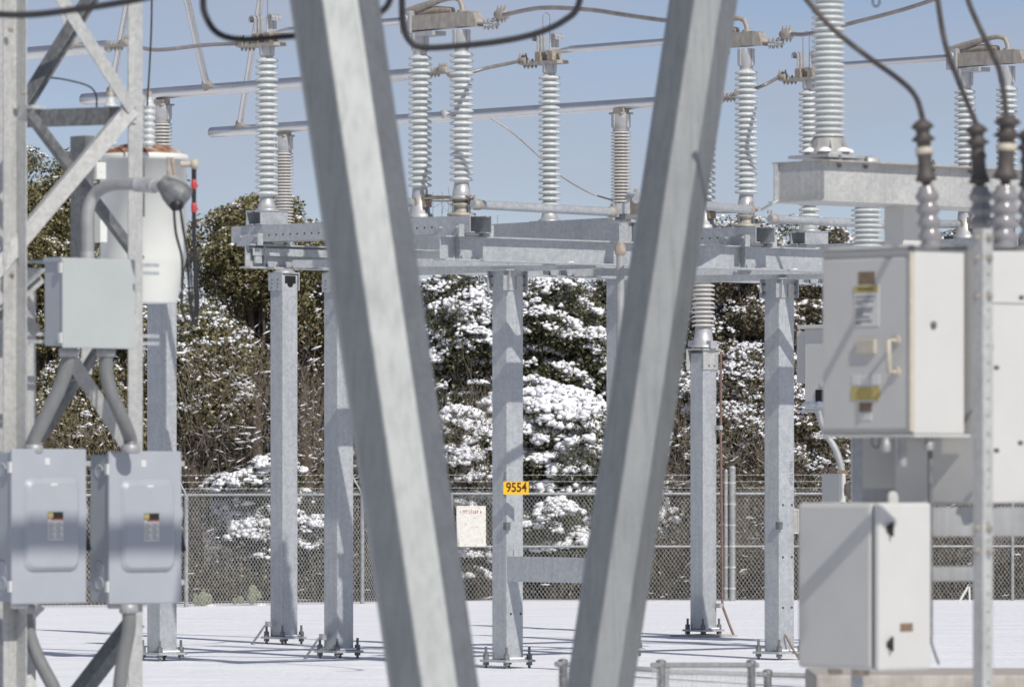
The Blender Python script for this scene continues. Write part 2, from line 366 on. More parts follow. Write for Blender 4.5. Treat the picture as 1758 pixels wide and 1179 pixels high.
# ------------------------------------------------------------------ insulators
def sheds(c, z0, z1, n, rc, rs, fat=.50):
    p = (z1 - z0) / n; pr = [(rc, 0)]
    for i in range(n):
        z = i * p
        d_ = rs - rc; pr += [(rc, z + p * .26), (rc + d_ * .35, z + p * .30), (rc + d_ * .85, z + p * (.44 - fat * .32)), (rs, z + p * .44), (rs * .985, z + p * (.44 + fat * .24)), (rc + d_ * .72, z + p * (.48 + fat * .48)), (rc + d_ * .3, z + p * (.52 + fat * .66)), (rc, z + p * (.58 + fat * .8))]
    pr.append((rc, z1 - z0))
    return MB().lathe(Vector((c.x, c.y, z0)), pr, 28)
def insulator(par, c, z0, z1, n, rc, rs, cap=(.07, .09), base=(.075, .105), zc=None, zbs=None, mat=None, name='insulator'):
    """porcelain between z0 and z1, casting cap up to zc, base casting down to zbs"""
    o = sheds(c, z0, z1, n, rc, rs).build(name, mat or M['porc'], par)
    if zc:
        m = MB(); m.lathe(Vector((c.x, c.y, z1)), [(cap[0], 0), (cap[0], (zc - z1) * .15), (cap[1], (zc - z1) * .25), (cap[1], zc - z1)], 20)
        for k in range(4):
            d = (A if k % 2 else B) * (1 if k < 2 else -1); m.bar(Vector((c.x, c.y, z1 + (zc - z1) * .2)) + d * cap[1] * .97, Vector((c.x, c.y, zc)) + d * cap[1] * 1.02, .035, .03, d)
        m.build('top_cap', M['cast'], o)
    if zbs is not None:
        m = MB(); h = z0 - zbs; m.lathe(Vector((c.x, c.y, zbs)), [(base[1] * 1.25, 0), (base[1] * 1.25, h * .12), (base[1], h * .16), (base[0] * 1.05, h * .8), (base[0], h)], 24)
        m.build('base_casting', M['cast'], o)
    return o

# ------------------------------------------------------------------ disconnect switch (built once, copied for the other phases)
B0 = -2.18
def disconnect():
    t = thing('disconnect_switch', 'disconnect switch closest to the transformer, jaw insulator left of the leaning pole', 'switch', S(0, B0, 4.84), 'disconnect switches along the steel stand')
    for sg in (-1, 1):
        m = MB(); m.channel(S(-2.1, B0 + sg * .17, 4.843), S(2.0 if sg < 0 else 1.97, B0 + sg * .17, 4.843), .187, .075, B * -sg, .01)
        o = m.build('base_channel', M['galv'], t)
        h = MB()
        for k in range(9):
            for a0 in (-1.55, .75): h.lathe(S(a0 + .125 * k, B0 + sg * .1705, 4.915), [(.011, 0), (.011, .0025)], 8, B * sg, False)
        h.build('bolt_hole', M['hole'], o)
        for a0 in (-1.99, 1.45):
            c = MB(); c.hexa(S(a0, B0 + sg * .1705, 4.80), A * .46, B * sg * .012, Z * .135); c.hexa(S(a0 + .455, B0 + sg * .183, 4.80), A * .012, B * sg * .07, Z * .135)
            for k in (.08, .36): c.bolt(S(a0 + k, B0 + sg * .183, 4.905), B * sg, .018, .03)
            c.build('clip_angle', M['galv'], o)
    for a0 in (-1.67, 1.67):
        m = MB(); m.cbox(S(a0, B0, 4.83), .17, .16, .012); m.build('shim_plate', M['galv_dark'], t)
    # jaw post
    ca = S(-1.67, B0, 0); m = MB()
    for sg in (-1, 1): m.channel(S(-1.67 + sg * .13, B0 - .2, 5.035), S(-1.67 + sg * .13, B0 + .2, 5.035), .155, .1, A * -sg, .012)
    m.cbox(S(-1.67, B0, 5.196), .14, .2, .006)
    m.build('pedestal_channel', M['galv'], t)
    insulator(t, ca, 5.36, 6.94, 22, .078, .133, (.07, .085), (.075, .108), 7.07, 5.203)
    j = MB(); j.cbox(ca + Z * 7.085, .24, .1, .02); jw = j.build('jaw', M['bronze'], t)
    for k in (-.11, .11):
        f = MB(); f.cbox(ca + A * (k - .03) + Z * 7.165, .045, .07, .055); f.build('contact_block', M['tan'], jw)
        for q in (-.05, 0, .05):
            f = MB(); pts = []
            sgn = -1 if k < 0 else 1
            for u in range(8):
                th = max(0, (u - 1) / 6 * 3.6); pts.append(ca + A * (k - .03) + B * q + Z * (7.21 if u == 0 else 7.375 + .05 * math.sin(th)) + A * sgn * (.0 if u == 0 else .05 * (1 - math.cos(th))))
            for u in range(7): f.bar(pts[u], pts[u + 1] + (pts[u + 1] - pts[u]) * .08, .046, .012, A if u < 2 else Z)
            f.build('contact_finger', M['cast'], jw)
    f = MB(); f.tube([ca + A * -.06 + B * -.05 + Z * 7.2] + [ca + A * (-.06 + .03 * 0) + B * (-.05 + .055 * (1 - math.cos(x))) + Z * (7.62 + .06 * math.sin(x)) for x in np.linspace(0, math.pi, 9)] + [ca + A * -.06 + B * .06 + Z * 7.2], .006, 6); f.build('arcing_horn', M['wire'], jw)
    f = MB(); f.cbox(ca - A * .34 + Z * 7.085, .11, .05, .012)
    for k in range(3):
        for w in (-1, 1): f.bolt(ca - A * (.27 + .07 * k) + B * .028 * w + Z * 7.095, Z, .018, .05); f.bolt(ca - A * (.27 + .07 * k) + B * .028 * w + Z * 7.075, -Z, .018, .04)
    f.lathe(ca - A * .47 + Z * 7.13, [(.035, -.07), (.045, -.06), (.045, .06), (.035, .07)], 10, A)
    for k in (-.05, 0, .05): f.bolt(ca - A * (.47 + k) + Z * 7.16, Z, .018, .06)
    f.build('terminal_clamp', M['bronze'], jw)
    # hinge end
    h1, h2 = S(.98, B0, 0), S(1.67, B0, 0)
    insulator(t, h1, 5.36, 6.83, 21, .078, .133, (.075, .1), (.085, .115), 7.07, 5.035)
    insulator(t, h2, 5.40, 6.83, 21, .078, .133, (.075, .1), (.08, .105), 7.07, 5.23)
    m = MB(); m.lathe(h2, [(.16, 5.04), (.16, 5.06), (.09, 5.075), (.08, 5.13), (.12, 5.15), (.12, 5.17), (.07, 5.18), (.07, 5.21), (.14, 5.213), (.14, 5.232)], 24); bd = m.build('rotating_bearing', M['bronze'], t)
    m = MB()
    for k in range(4): m.lathe(h2 + (A if k % 2 else B) * (.12 if k < 2 else -.12), [(.012, 5.05), (.012, 5.22)], 8)
    m.build('bearing_bolt', M['galv_dark'], bd)
    m = MB(); m.bar(h2 + Z * 5.245 + A * .18, h2 + Z * 5.245 - A * .62, .11, .02, Z); m.build('crank_arm', M['tan'], t)
    m = MB()
    for k in (-.02, .03): m.bar(h2 - A * .6 + Z * (5.24 + k), h2 - A * .05 + Z * (5.22 + k), .05, .014, Z)
    m.lathe(h2 - A * .68 - B * .1 + Z * 5.21, [(.052, 0), (.052, .2)], 14, B); m.cbox(h2 - A * .62 + Z * 5.22, .07, .05, .07)
    m.build('link_clamp', M['tan'], t)
    m = MB(); m.tube([h2 - A * .98 - B * .22 + Z * 5.21, h2 - A * .68 - B * .05 + Z * 5.21], .05, 14, False); m.tube([h2 - A * .98 - B * .22 + Z * 5.21, h2 - A * .68 - B * .05 + Z * 5.21], .042, 14, False)
    m.build('pipe_stub', M['galv'], t)
    m = MB(); m.bar(h2 - A * 1.0 + Z * 5.05, h2 - A * .7 + Z * 5.05, .09, .05, Z); m.build('lever_bracket', M['galv_dark'], t)
    m = MB()                                                       # hinge housing
    m.hexa(S(.86, B0 - .07, 7.10), A * .98, B * .14, Z * .165); m.add([S(1.84, B0 - .07, 7.10), S(1.84, B0 + .07, 7.10), S(1.84, B0 + .07, 7.265), S(1.84, B0 - .07, 7.265), S(1.98, B0 - .05, 7.09), S(1.98, B0 + .05, 7.09), S(1.93, B0 + .06, 7.24), S(1.93, B0 - .06, 7.24)], [(0, 4, 7, 3), (1, 2, 6, 5), (3, 7, 6, 2), (0, 1, 5, 4), (4, 5, 6, 7)])
    hg = m.build('hinge_housing', M['bronze'], t)
    m = MB(); m.hexa(S(.76, B0 - .1, 7.07), A * .16, B * .2, Z * .25); m.lathe(S(.83, B0 - .102, 7.23), [(.06, 0), (.06, .01), (.03, .015)], 14, -B); m.hexa(S(.95, B0 - .1, 7.03), A * .35, B * .2, Z * .05); m.build('hinge_bracket', M['cast'], hg)
    m = MB(); m.tube([S(.72, B0, 7.31), S(1.0, B0, 7.36), S(1.28, B0, 7.41)], [.05, .045, .035], 12); m.tube([S(1.28, B0, 7.41), S(1.45, B0, 7.43), S(1.56, B0, 7.43), S(1.64, B0, 7.40), S(1.68, B0, 7.33), S(1.69, B0, 7.26)], .03, 12); m.lathe(S(1.69, B0, 7.26), [(.06, 0), (.06, .025)], 14); m.build('counterbalance_tube', M['bronze'], hg)
    m = MB(); m.tube([S(.98, B0 + .02, 7.29), S(1.22, B0 + .02, 7.31), S(1.5, B0 + .02, 7.29)], [.035, .05, .04], 12); m.build('spring_barrel', M['tan'], hg)
    m = MB(); m.tube([S(-1.50, B0, 7.215), S(-1.30, B0, 7.225), S(.80, B0, 7.225)], [.022, .042, .042], 14); m.hexa(S(-1.75, B0 - .012, 7.185), A * .36, B * .024, Z * .05); m.build('blade', M['alu'], t)
    m = MB(); m.bar(S(1.95, B0, 7.13), S(2.25, B0, 7.10), .09, .018, Z)
    for k in range(3):
        for w in (-1, 1): m.bolt(S(2.08 + .07 * k, B0 + .028 * w, 7.13), Z, .018, .04); m.bolt(S(2.08 + .07 * k, B0 + .028 * w, 7.09), -Z, .018, .04)
    m.lathe(S(2.33, B0, 7.20), [(.035, -.09), (.05, -.08), (.05, .08), (.035, .09)], 10, A)
    for k in (-.06, 0, .06):
        m.bolt(S(2.33 + k, B0, 7.24), Z, .018, .06); m.bolt(S(2.33 + k, B0, 7.16), -Z, .018, .05)
    m.build('terminal_clamp', M['bronze'], hg)
    return t
sw = disconnect()
dup(sw, B * 4.35, 'disconnect switch whose jaw insulator stands in open sky between the two leaning poles')
dup(sw, B * 8.70, 'farthest disconnect switch, with its hinge end behind the cable terminators')
for (a_, b_, z_) in ((1.73, -.6, ZB + .017), (1.72, .55, ZB + .017), (1.73, 2.9, ZB + .017), (1.60, 1.4, ZT), (1.70, 3.3, ZT), (-1.62, -1.1, ZT)):
    m = MB(); m.lathe(S(a_, b_, z_), [(.045, 0), (.03, .008), (.01, .013)], 7); m.build('snow_lump', M['snow'], st)
# square beam between the switches
g = MB(); p0, p1 = P(812, 401, 145.2), P(1063, 384, 150.4); p0.z = p1.z = 4.86
g.channel(p0 - A * 1.2, p1, .28, .09, B, .012); g.channel(p0 - A * 1.2 + B * .3, p1 + B * .3, .28, .09, -B, .012); g.hexa(p1 - A * .1 + B * .02, A * .012, B * .26, Z * .27)
o = g.build('support_beam', M['galv'], st)
# operating pipes
def oppipe(p0, p1, label, r=.05, z=None):
    d = (p1 - p0).normalized(); t = thing('operating_pipe', label, 'pipe', p0, 'operating pipes between the switches')
    m = MB(); m.tube([p0, p1], r, 16); m.build('pipe', M['galv'], t)
    for q, k in ((p0, 1), (p1, -1)):
        m = MB(); m.lathe(q + d * k * .06, [(r * 1.08, -.05), (r * 1.2, -.045), (r * 1.2, .045), (r * 1.08, .05)], 12, d)
        for w in (-.03, .03): m.bolt(q + d * w + Z * r * 1.3, Z, .016, .04)
        m.build('pipe_clamp', M['bronze'], t)
    return t
oppipe(P(812, 351, 157.2), P(1056, 364.5, 153.0), 'long grey operating pipe spanning from hinge insulators to the right leaning pole')
oppipe(P(1092, 341, 158), P(1290, 361, 151), 'grey operating pipe end passing behind the right leaning pole')
oppipe(P(1322, 376, 147), P(1530, 386, 143.7), 'grey operating pipe in front of the snowy treetops, right of the leaning pole')
# crank group at the middle pipe joint
cg = thing('crank_bracket', 'small bolted crank bracket with pipe stub beside the right leaning pole', 'bracket', P(1070, 385, 152))
m = MB(); q = P(1070, 380, 152); m.cbox(q, .13, .13, .012); m.cbox(q + Z * .1 - A * .1, .02, .09, .1); m.cbox(q + Z * .1 + A * .1, .02, .09, .1); m.build('bracket_plate', M['galv'], cg)
m = MB(); m.tube([P(1080, 339, 154), P(1102, 341, 155)], .05, 14, False); m.tube([P(1080, 339, 154), P(1102, 341, 155)], .042, 14, False); m.build('pipe_stub', M['galv'], cg)
m = MB(); m.cbox(P(1091, 355, 154.5), .035, .05, .09); m.build('clamp', M['tan'], cg); m = MB(); m.cbox(P(1078, 372, 152.5), .05, .09, .03); m.build('clamp', M['galv_dark'], cg)

# ------------------------------------------------------------------ bus supports and tubes
ZTUBE = 6.68
def bus_support(px, s, ztop, zi, n, label, rs=.125, rc=.08, low=False):
    c = Vector(((px - CX) / s, F / s, 0)); t = thing('bus_support', label, 'bus support', c, 'square steel posts carrying the bus tubes')
    col = column(t, c, ztop - .02, .42)
    m = MB(); h = TW / 2 + .01
    m.hexa(c - A * h - B * (h + .012) + Z * (ztop - .22), A * 2 * h, B * .012, Z * .22); m.hexa(c - A * h + B * h + Z * (ztop - .22), A * 2 * h, B * .012, Z * .22); m.cbox(c + Z * (ztop + .004), h, h + .012, .008)
    cp = m.build('cap_plate', M['galv'], t)
    m = MB()
    for i in (-.06, .06):
        for k in (.06, .11, .16): m.bolt(c - B * (h + .012) + A * i + Z * (ztop - .22 + k - .02), -B, .01, .016)
    m.build('plate_bolt', M['galv_dark'], cp)
    m = MB(); m.lathe(c + A * (TW / 2) + Z * (ztop - .13), [(.05, 0), (.05, .003)], 14, A, False); m.hexa(c + A * (TW / 2) - B * .09 + Z * (ztop - .13), A * .003, B * .18, Z * .10); m.build('slot', M['hole'], cp)
    insulator(t, c, ztop + .14, zi - .20, n, rc, rs, (.10, .118), (.09, .115), zi, ztop + .012, M['porc_warm'])
    if not low:
        m = MB(); m.cbox(c + Z * (zi + .04), .09, .05, .04); m.cbox(c + Z * (zi + .012), .11, .1, .012); m.build('tube_clamp', M['bronze'], t)
    return t, col, c
tg, colg, cgp = bus_support(278, 145, 4.79, 6.56, 36, 'square steel bus post behind the transformer, base plate on the snow')
bus_support(487.5, 132.6, 4.79, 6.56, 36, 'farther and thinner of the two posts left of the left leaning pole')
bus_support(581.5, 143.2, 4.60, 6.3, 36, 'square steel post tucked against the left leaning pole', low=True)
bus_support(1066, 141.6, 4.79, 6.56, 36, 'bus post hidden behind the right leaning pole, its ribbed insulator in the sky', rc=.078)
t5 = thing('bus_support', 'short square steel post with ribbed insulator, right beside the right leaning pole', 'bus support', Vector(((1207.5 - CX) / 127, F / 127, 0)), 'square steel posts carrying the bus tubes')
c5 = t5.location.copy(); column(t5, c5, 3.83, .40)
m = MB(); h = TW / 2 + .012; m.hexa(c5 + A * TW / 2 - B * .135 + Z * 3.60, A * .014, B * .29, Z * .27); m.hexa(c5 - A * (TW / 2 + .014) - B * .19 + Z * 3.60, A * .014, B * .36, Z * .27); m.cbox(c5 + Z * 3.875, .17, .17, .01)
for k in (-.03, .07): m.bolt(c5 + A * (TW / 2 + .014) + B * k + Z * 3.67, A, .018, .03)
m.build('cap_plate', M['tower'], t5)
insulator(t5, c5, 4.17, 5.6, 24, .10, .158, (.1, .12), (.11, .14), 5.75, 3.90, M['porc_warm'])
m = MB(); m.cbox(c5 + Z * 3.94 + A * .16, .05, .06, .05); m.cbox(c5 + Z * 3.96 - A * .2, .06, .04, .04); m.build('leakage_counter', M['cast'], t5)
m = MB(); x0 = Vector((c5.x + .235, c5.y - .05, 0)); m.tube([x0 + Z * 3.85, x0 + Z * 2.6, x0 + Vector((.02, 0, 1.0)), x0 + Vector((.02, 0, .42)), x0 + Vector((.10, -.05, .2)), x0 + Vector((.19, -.1, -.03))], .017, 8); m.build('ground_wire', M['copper'], t5)
m = MB(); m.cbox(x0 + Vector((-.03, 0, .42)), .05, .03, .03); m.cbox(x0 + Vector((-.03, 0, 2.82)), .05, .03, .03); m.build('ground_clamp', M['cast'], t5)
g = MB(); g.cbox(c5 + Vector((0, -.15, .0)), .32, .32, .03); g.build('footing', M['concrete'], t5)
# ground straps at the two posts left
for (px, s, tt) in ((463, 132.6, 'x'), (556, 143.2, 'x')):
    q = Vector(((px - CX) / s, F / s - .12, 0)); b = thing('ground_strap', 'thin bent grounding lead at foot of the ' + ('farther post' if s < 140 else 'nearer post') + ', left of the leaning pole', 'ground lead', q)
    m = MB(); m.tube([q + Vector((.01, .05, .25)), q + Vector((-.06, 0, .24)), q + Vector((-.14, -.03, .12)), q + Vector((-.24, -.06, -.02))], .014, 8); m.build('lead', M['galv_dark'], b)
    m = MB(); m.cbox(q + Vector((-.01, .02, .26)), .035, .03, .035); m.build('clamp', M['cast'], b)
q = S(TW / 2, 4.30, 0)
m = MB(); m.tube([q + A * .02 + Z * .30, q + A * .04 + Z * .28, q + Vector((.10, -.05, .14)), q + Vector((.20, -.08, -.02))], .013, 8); o = m.build('ground_lead', M['copper'], st)

def on_line(p, d, px):   # point of the line p + t d that shows in photo column px
    k = (px - CX) / F; t = (k * p.y - p.x) / (d.x - k * d.y); return p + d * t
def bus_tube(p, px0, px1, r, label):
    a, b = on_line(p, A, px0), on_line(p, A, px1); t = thing('bus_tube', label, 'bus tube', a, 'horizontal aluminium bus tubes')
    m = MB(); m.tube([a - A * .0, a + A * .02, a + A * .5, b], [r * .8, r, r, r], 20); m.build('tube', M['alu'], t)
    return t, a, b
T1, a1, b1 = bus_tube(Vector((-2.956, 75.41, ZTUBE)), 362, 1238, .068, 'long aluminium bus tube lowest across the sky, its round end left of the post')
T2, a2, b2 = bus_tube(Vector((-4.145, 68.97, ZTUBE + .03)), 142, 730, .07, 'aluminium bus tube above the transformer, running behind the left leaning pole')
T3, a3, b3 = bus_tube(Vector((-4.776, 62.1, ZTUBE + .05)), -260, 186, .068, 'aluminium bus tube crossing the lattice tower at top left')
def riser(t, base, px_top, py_top, s):
    top = P(px_top, py_top, s); d = (top - base).normalized()
    m = MB(); m.tube([base, top], .041, 14); o = m.build('riser_tube', M['alu'], t); m = MB(); m.lathe(base + d * .04, [(.06, 0), (.06, .1), (.045, .13)], 14, d); m.build('riser_collar', M['bronze'], o)
riser(T2, on_line(a2, A, 357), 298, -100, 152)
riser(T2, on_line(a2, A, 189), 236, -90, 148)
riser(T1, on_line(a1, A, 410), 465, -110, 136)
riser(T3, on_line(a3, A, 128), 76, -90, 164)
for t, b in ((T1, b1), (T2, b2), (T3, b3)):
    m = MB(); m.bar(b, b + A * .26, .09, .022, Z)
    for k in (.08, .14, .2):
        for w in (-.025, .025): m.bolt(b + A * k + B * w + Z * .01, Z, .018, .045); m.bolt(b + A * k + B * w - Z * .01, -Z, .018, .04)
    m.lathe(b + A * .30 + Z * .02, [(.03, -.08), (.045, -.07), (.045, .07), (.03, .08)], 10, A)
    for k in (-.05, 0, .05): m.bolt(b + A * (.3 + k) + Z * .05, Z, .018, .05)
    m.build('end_clamp', M['bronze'], t)
m = MB(); q = on_line(a1, A, 765); m.tube([q - Z * .02 + Vector((0, -.07, 0)), q + Vector((-.02, -.08, .08))], .045, 10); m.build('tube_fitting', M['cast'], T1)

# ------------------------------------------------------------------ conductors
def spline(pts, n=10):
    pts = [Vector(p) for p in pts]; P_ = [pts[0] * 2 - pts[1]] + pts + [pts[-1] * 2 - pts[-2]]; out = []
    for i in range(1, len(P_) - 2):
        for k in range(n):
            t = k / n; a, b, c, d = P_[i - 1], P_[i], P_[i + 1], P_[i + 2]
            out.append(.5 * ((2 * b) + (c - a) * t + (2 * a - 5 * b + 4 * c - d) * t * t + (3 * b - a - 3 * c + d) * t ** 3))
    out.append(pts[-1]); return out
def cable(name, label, cat, pts, r, mat, group=None):
    m = MB(); m.tube(spline(pts), r, 10); return tag(m.build(name, mat), label, cat, group)
GJ = 'flexible jumpers on the switch terminals'
j1, j2, j3 = (S(-1.67, B0 + 4.35 * k, 7.13) - A * .55 for k in range(3))
cable('jumper_wire', 'grey jumper wire sagging from the lattice tower to the left jaw', 'jumper', [b3 + A * .35, P(270, 86, 157), P(350, 78, 154), j1], .022, M['wire'], GJ)
cable('jumper_wire', 'grey jumper wire rising through open sky to the middle jaw, between poles', 'jumper', [b2 + A * .35, P(780, 132, 147), P(832, 118, 146), P(875, 109, 145), j2], .022, M['wire'], GJ)
cable('jumper_wire', 'grey jumper wire curving up to the farthest jaw, right of the leaning pole', 'jumper', [b1 + A * .35, P(1285, 158, 139), P(1315, 145, 139), j3], .022, M['wire'], GJ)
k1, k2, k3 = (S(2.40, B0 + 4.35 * k, 7.20) for k in range(3))
cable('jumper_wire', 'grey conductor arching from hinge clamp across to the right leaning pole', 'jumper', [k1, P(870, 25, 160), P(930, 14, 161), P(1010, 17, 162), P(1080, 27, 164), P(1150, 36, 166), P(1200, 34, 168), P(1228, 0, 170), P(1232, -90, 172)], .024, M['wire'], GJ)
cable('jumper_wire', 'grey conductor rising to the upper right past the big insulator', 'jumper', [k2, P(1390, 58, 153), P(1470, 38, 154), P(1550, 17, 155), P(1625, -8, 156), P(1720, -45, 158)], .024, M['wire'], GJ)
cable('jumper_wire', 'short grey conductor at the right edge leaving the farthest hinge', 'jumper', [k3, P(1800, 105, 146), P(1880, 90, 147)], .024, M['wire'], GJ)
cable('strap_wire', 'thin tan braid slanting down below the bus tube between the poles', 'wire', [P(843, 203, 139), P(880, 228, 139), P(925, 268, 140), P(960, 300, 140), P(1010, 330, 141), P(1058, 346, 141)], .011, M['strap'])
GC = 'thick black cables hanging in the foreground'
cable('black_cable', 'thick blurred black cable crossing the top left corner', 'cable', [P(-120, 10, 275), P(-10, 24, 275), P(60, 25, 275), P(140, 15, 275), P(200, 6, 275), P(260, -6, 275), P(330, -30, 275)], .022, M['black'], GC)
cable('black_cable', 'thick black cable loop dipping left of and behind the left leaning pole', 'cable', [P(346, -90, 270), P(348, -10, 270), P(352, 25, 270), P(372, 56, 270), P(410, 68, 270), P(470, 65, 270), P(540, 58, 270), P(610, 45, 270), P(650, 24, 270), P(671, -5, 270), P(680, -90, 270)], .021, M['black'], GC)
cable('black_cable', 'wide black cable loop hanging in front of the hinge insulators', 'cable', [P(690, -90, 258), P(690, -10, 258), P(692, 40, 258), P(703, 70, 258), P(728, 82, 258), P(790, 79, 258), P(860, 71, 258), P(920, 58, 258), P(968, 36, 258), P(994, 6, 258), P(1002, -80, 258)], .022, M['black'], GC)

# ------------------------------------------------------------------ leaning octagonal poles
def oct_pole(label, x0, slope, s_top, s_bot, d_top, d_bot, phi):
    pt2 = P(x0 + slope * (HY - (9.8 - EYE) * s_top), HY - (9.8 - EYE) * s_top, s_top); pb = P(x0 + slope * 1179, 1179, s_bot); dv = pb - pt2; pb2 = pb + dv * (pb.z / -dv.z)
    t = thing('leaning_pole', label, 'steel pole', pb2, 'octagonal steel poles leaning in the foreground')
    ax = (pt2 - pb2); L = ax.length; ax.normalize(); f = Vector((0, -1, 0)); f = (f - ax * f.dot(ax)).normalized(); u = ax.cross(f); vs = []
    n = 8
    for q, d in ((pb2 - ax * .4, d_bot), (pt2, d_top)):
        for k in range(n):
            a = R(phi + 22.5) + k * 2 * math.pi / n; vs.append(q + (f * math.cos(a) + u * -math.sin(a)) * d / 2 / math.cos(math.pi / n))
    m = MB(); m.add(vs, [(k, (k + 1) % n, n + (k + 1) % n, n + k) for k in range(n)] + [tuple(range(n))[::-1], tuple(range(n, 2 * n))])
    # spread facets to seven loops so the bevel stays round
    o = m.build('pole_shaft', M['galv_pole'], t, bevel=.010)
    b = MB(); b.cbox(pb2 + Z * .03, .42, .42, .025, Vector((1, 0, 0)), Vector((0, 1, 0))); b.build('base_plate', M['galv'], t)
    return t, pt2
PL1, e1 = oct_pole('left one of the two leaning octagonal steel poles, wider and more blurred', 574, .145, 269, 284, .545, .515, -8)
PL2, e2 = oct_pole('right one of the two leaning octagonal steel poles, narrower', 1207.5, -.1505, 246.7, 250, .46, .44, -6)
m = MB(); q = P(604, 641, 279); m.bolt(q, (-.7, -.7, 0), .022, .05); m.build('step_bolt', M['galv_dark'], PL1)
# crossbeam that the two poles carry, above the frame
cbm = thing('crossbeam', 'steel crossbeam over the leaning poles', 'beam', e1)
m = MB(); m.hexa(e1 - B * 6 - A * .05 + Z * .24, B * 17, A * .10, Z * .19); m.build('beam', M['galv'], cbm)

# ------------------------------------------------------------------ lattice tower
tw = thing('lattice_tower', 'galvanised lattice tower with bolted bracing at the left edge', 'lattice tower', P(140, 1179, 209))
tw.location.z = 0
def post_ang(px, s, w1, w2, name='tower_leg', sg1=-1, mat=None):
    q = Vector(((px - CX) / s, F / s, 0)); m = MB(); m.hexa(q, B * sg1 * w1, -A * .012, Z * 8.5); m.hexa(q + B * 0, A * w2, B * .012, Z * 8.5)
    return m.build(name, M['tower'], tw)
post_ang(28, 209, .13, .13)
o = post_ang(243, 206.5, .137, -.13)
# far legs
q = P(145, 0, 199); q.z = 3.35; m = MB(); m.hexa(q, -A * .20, B * .012, Z * 1.80); m.hexa(q - A * .0, B * .10, A * .012, Z * 1.80); m.build('tower_leg', M['galv_dark'], tw)  # dark steel here paints the shade on this column
q = P(60, 0, 200); q.z = 0; m = MB(); m.hexa(q, -B * .08, -A * .01, Z * 4.0); m.hexa(q, -A * .1, B * .01, Z * 4.0); m.build('tower_leg', M['tower'], tw)
q = P(-30, 0, 203); q.z = 0; m = MB(); m.hexa(q, -B * .1, -A * .01, Z * 8.0); m.hexa(q, B * .33, -A * .01, Z * 8.0); m.build('tower_leg', M['tower'], tw)
def brace(p, q, w, n, flip=1, angle=True, name='brace', mat='tower'):  # braces given the dark steel have their shade painted into the colour
    m = MB(); (m.angle(p, q, w, .011, n, flip) if angle else m.bar(p, q, w, .012, n)); return m.build(name, M[mat], tw)
LB, RB = 209.5, 207.0
brace(P(-10, 469, LB), P(228, 186, RB), .13, A + Vector((0, -.3, .3)))
brace(P(88, -30, LB), P(228, 188, RB), .115, A)
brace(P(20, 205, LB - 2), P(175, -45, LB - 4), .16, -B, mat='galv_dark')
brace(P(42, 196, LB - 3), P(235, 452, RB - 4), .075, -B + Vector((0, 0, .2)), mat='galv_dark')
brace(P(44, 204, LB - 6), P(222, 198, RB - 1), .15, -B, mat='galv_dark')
brace(P(-6, 470, LB), P(64, 572, LB - 2), .11, A)
brace(P(-20, 545, LB), P(70, 465, LB - 2), .10, -B)
brace(P(118, 608, LB - 3), P(218, 764, RB - 3), .12, A * .8 - B * .2)
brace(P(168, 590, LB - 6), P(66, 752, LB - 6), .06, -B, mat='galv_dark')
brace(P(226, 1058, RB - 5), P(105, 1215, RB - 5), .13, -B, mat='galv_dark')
brace(P(-12, 1060, RB), P(75, 1215, RB), .12, A)
brace(P(62, 1030, RB - 4), P(-20, 1110, RB - 4), .10, -B)
m = MB(); q = P(228, 190, RB); m.cbox(q - A * .03 - B * .02, .006, .08, .10); m.build('gusset_plate', M['tower'], tw)
m = MB(); m.cbox(P(60, 184, LB), .05, .07, .012); m.build('clip_plate', M['tower'], tw)
for (px, py, s) in ((231, 193, 206), (12, 52, 209.5), (34, 160, 209.5), (230, 493, 206), (14, 470, 209)):
    m = MB(); m.bolt(P(px, py, s) + A * .04, A, .024, .04); m.build('tower_bolt', M['bronze'], tw)
q = P(141, 0, 197)
m = MB(); m.hexa(Vector((q.x, q.y, 3.1)), B * .11, -A * .012, Z * 2.05); m.build('mount_channel', M['tower'], tw)
for yy in (452, 466, 577, 590):                         # strut rails that carry the boxes
    a = P(-60, yy - 3, 207.5); b = a + B * ((a.x and 1) * 2.05); m = MB(); m.hexa(a, B * 2.05, -A * .03, Z * .03); m.build('strut_rail', M['galv'], tw)
for yy in (800, 1010):
    a = P(-60, yy, 205.5); m = MB(); m.hexa(a, B * 2.35, -A * .04, Z * .045); m.build('strut_rail', M['galv'], tw)
m = MB(); m.lathe(P(233, 455, 206), [(.05, 0), (.045, .02), (.02, .035)], 10); m.build('snow_lump', M['snow'], tw)
# weathered slotted strap on the tank side
m = MB(); m.hexa(P(236, 378, 203), B * .035, A * .02, Z * .52); m.hexa(P(243, 372, 203), B * .02, A * .02, Z * .5); m.build('slotted_strap', M['galv_dark'], tw)

# boxes ----------------------------------------------------------------------------------------------
def boxB(m, N, u0, u1, v0, v1, o0, o1): return m.boxab(N + B * u0 + Z * v0 + A * o1, o1 - o0, u1 - u0, v1 - v0)
def boxA(m, N, u0, u1, v0, v1, o0, o1): return m.boxab(N - A * u0 + Z * v0 - B * o1 + B * 0, u1 - u0, o1 - o0, v1 - v0)
jb = thing('junction_box', 'plain pale grey junction box strapped to the lattice tower', 'junction box', P(107, 597, 211))
N = jb.location.copy(); w_, h_ = .75, .735
m = MB(); m.boxab(N - A * .012 + Z * .02 + B * .01, .24, w_ - .02, h_ - .035); bd = m.build('box_body', M['switch_side'], jb, .006)
m = MB(); m.boxab(N + A * .008, .022, w_, h_); m.build('door', M['jbox'], jb, .008)
for v in (.04, .61):
    m = MB(); boxA(m, N, -.004, .03, v, v + .085, .004, .02); m.build('hinge', M['white'], jb)
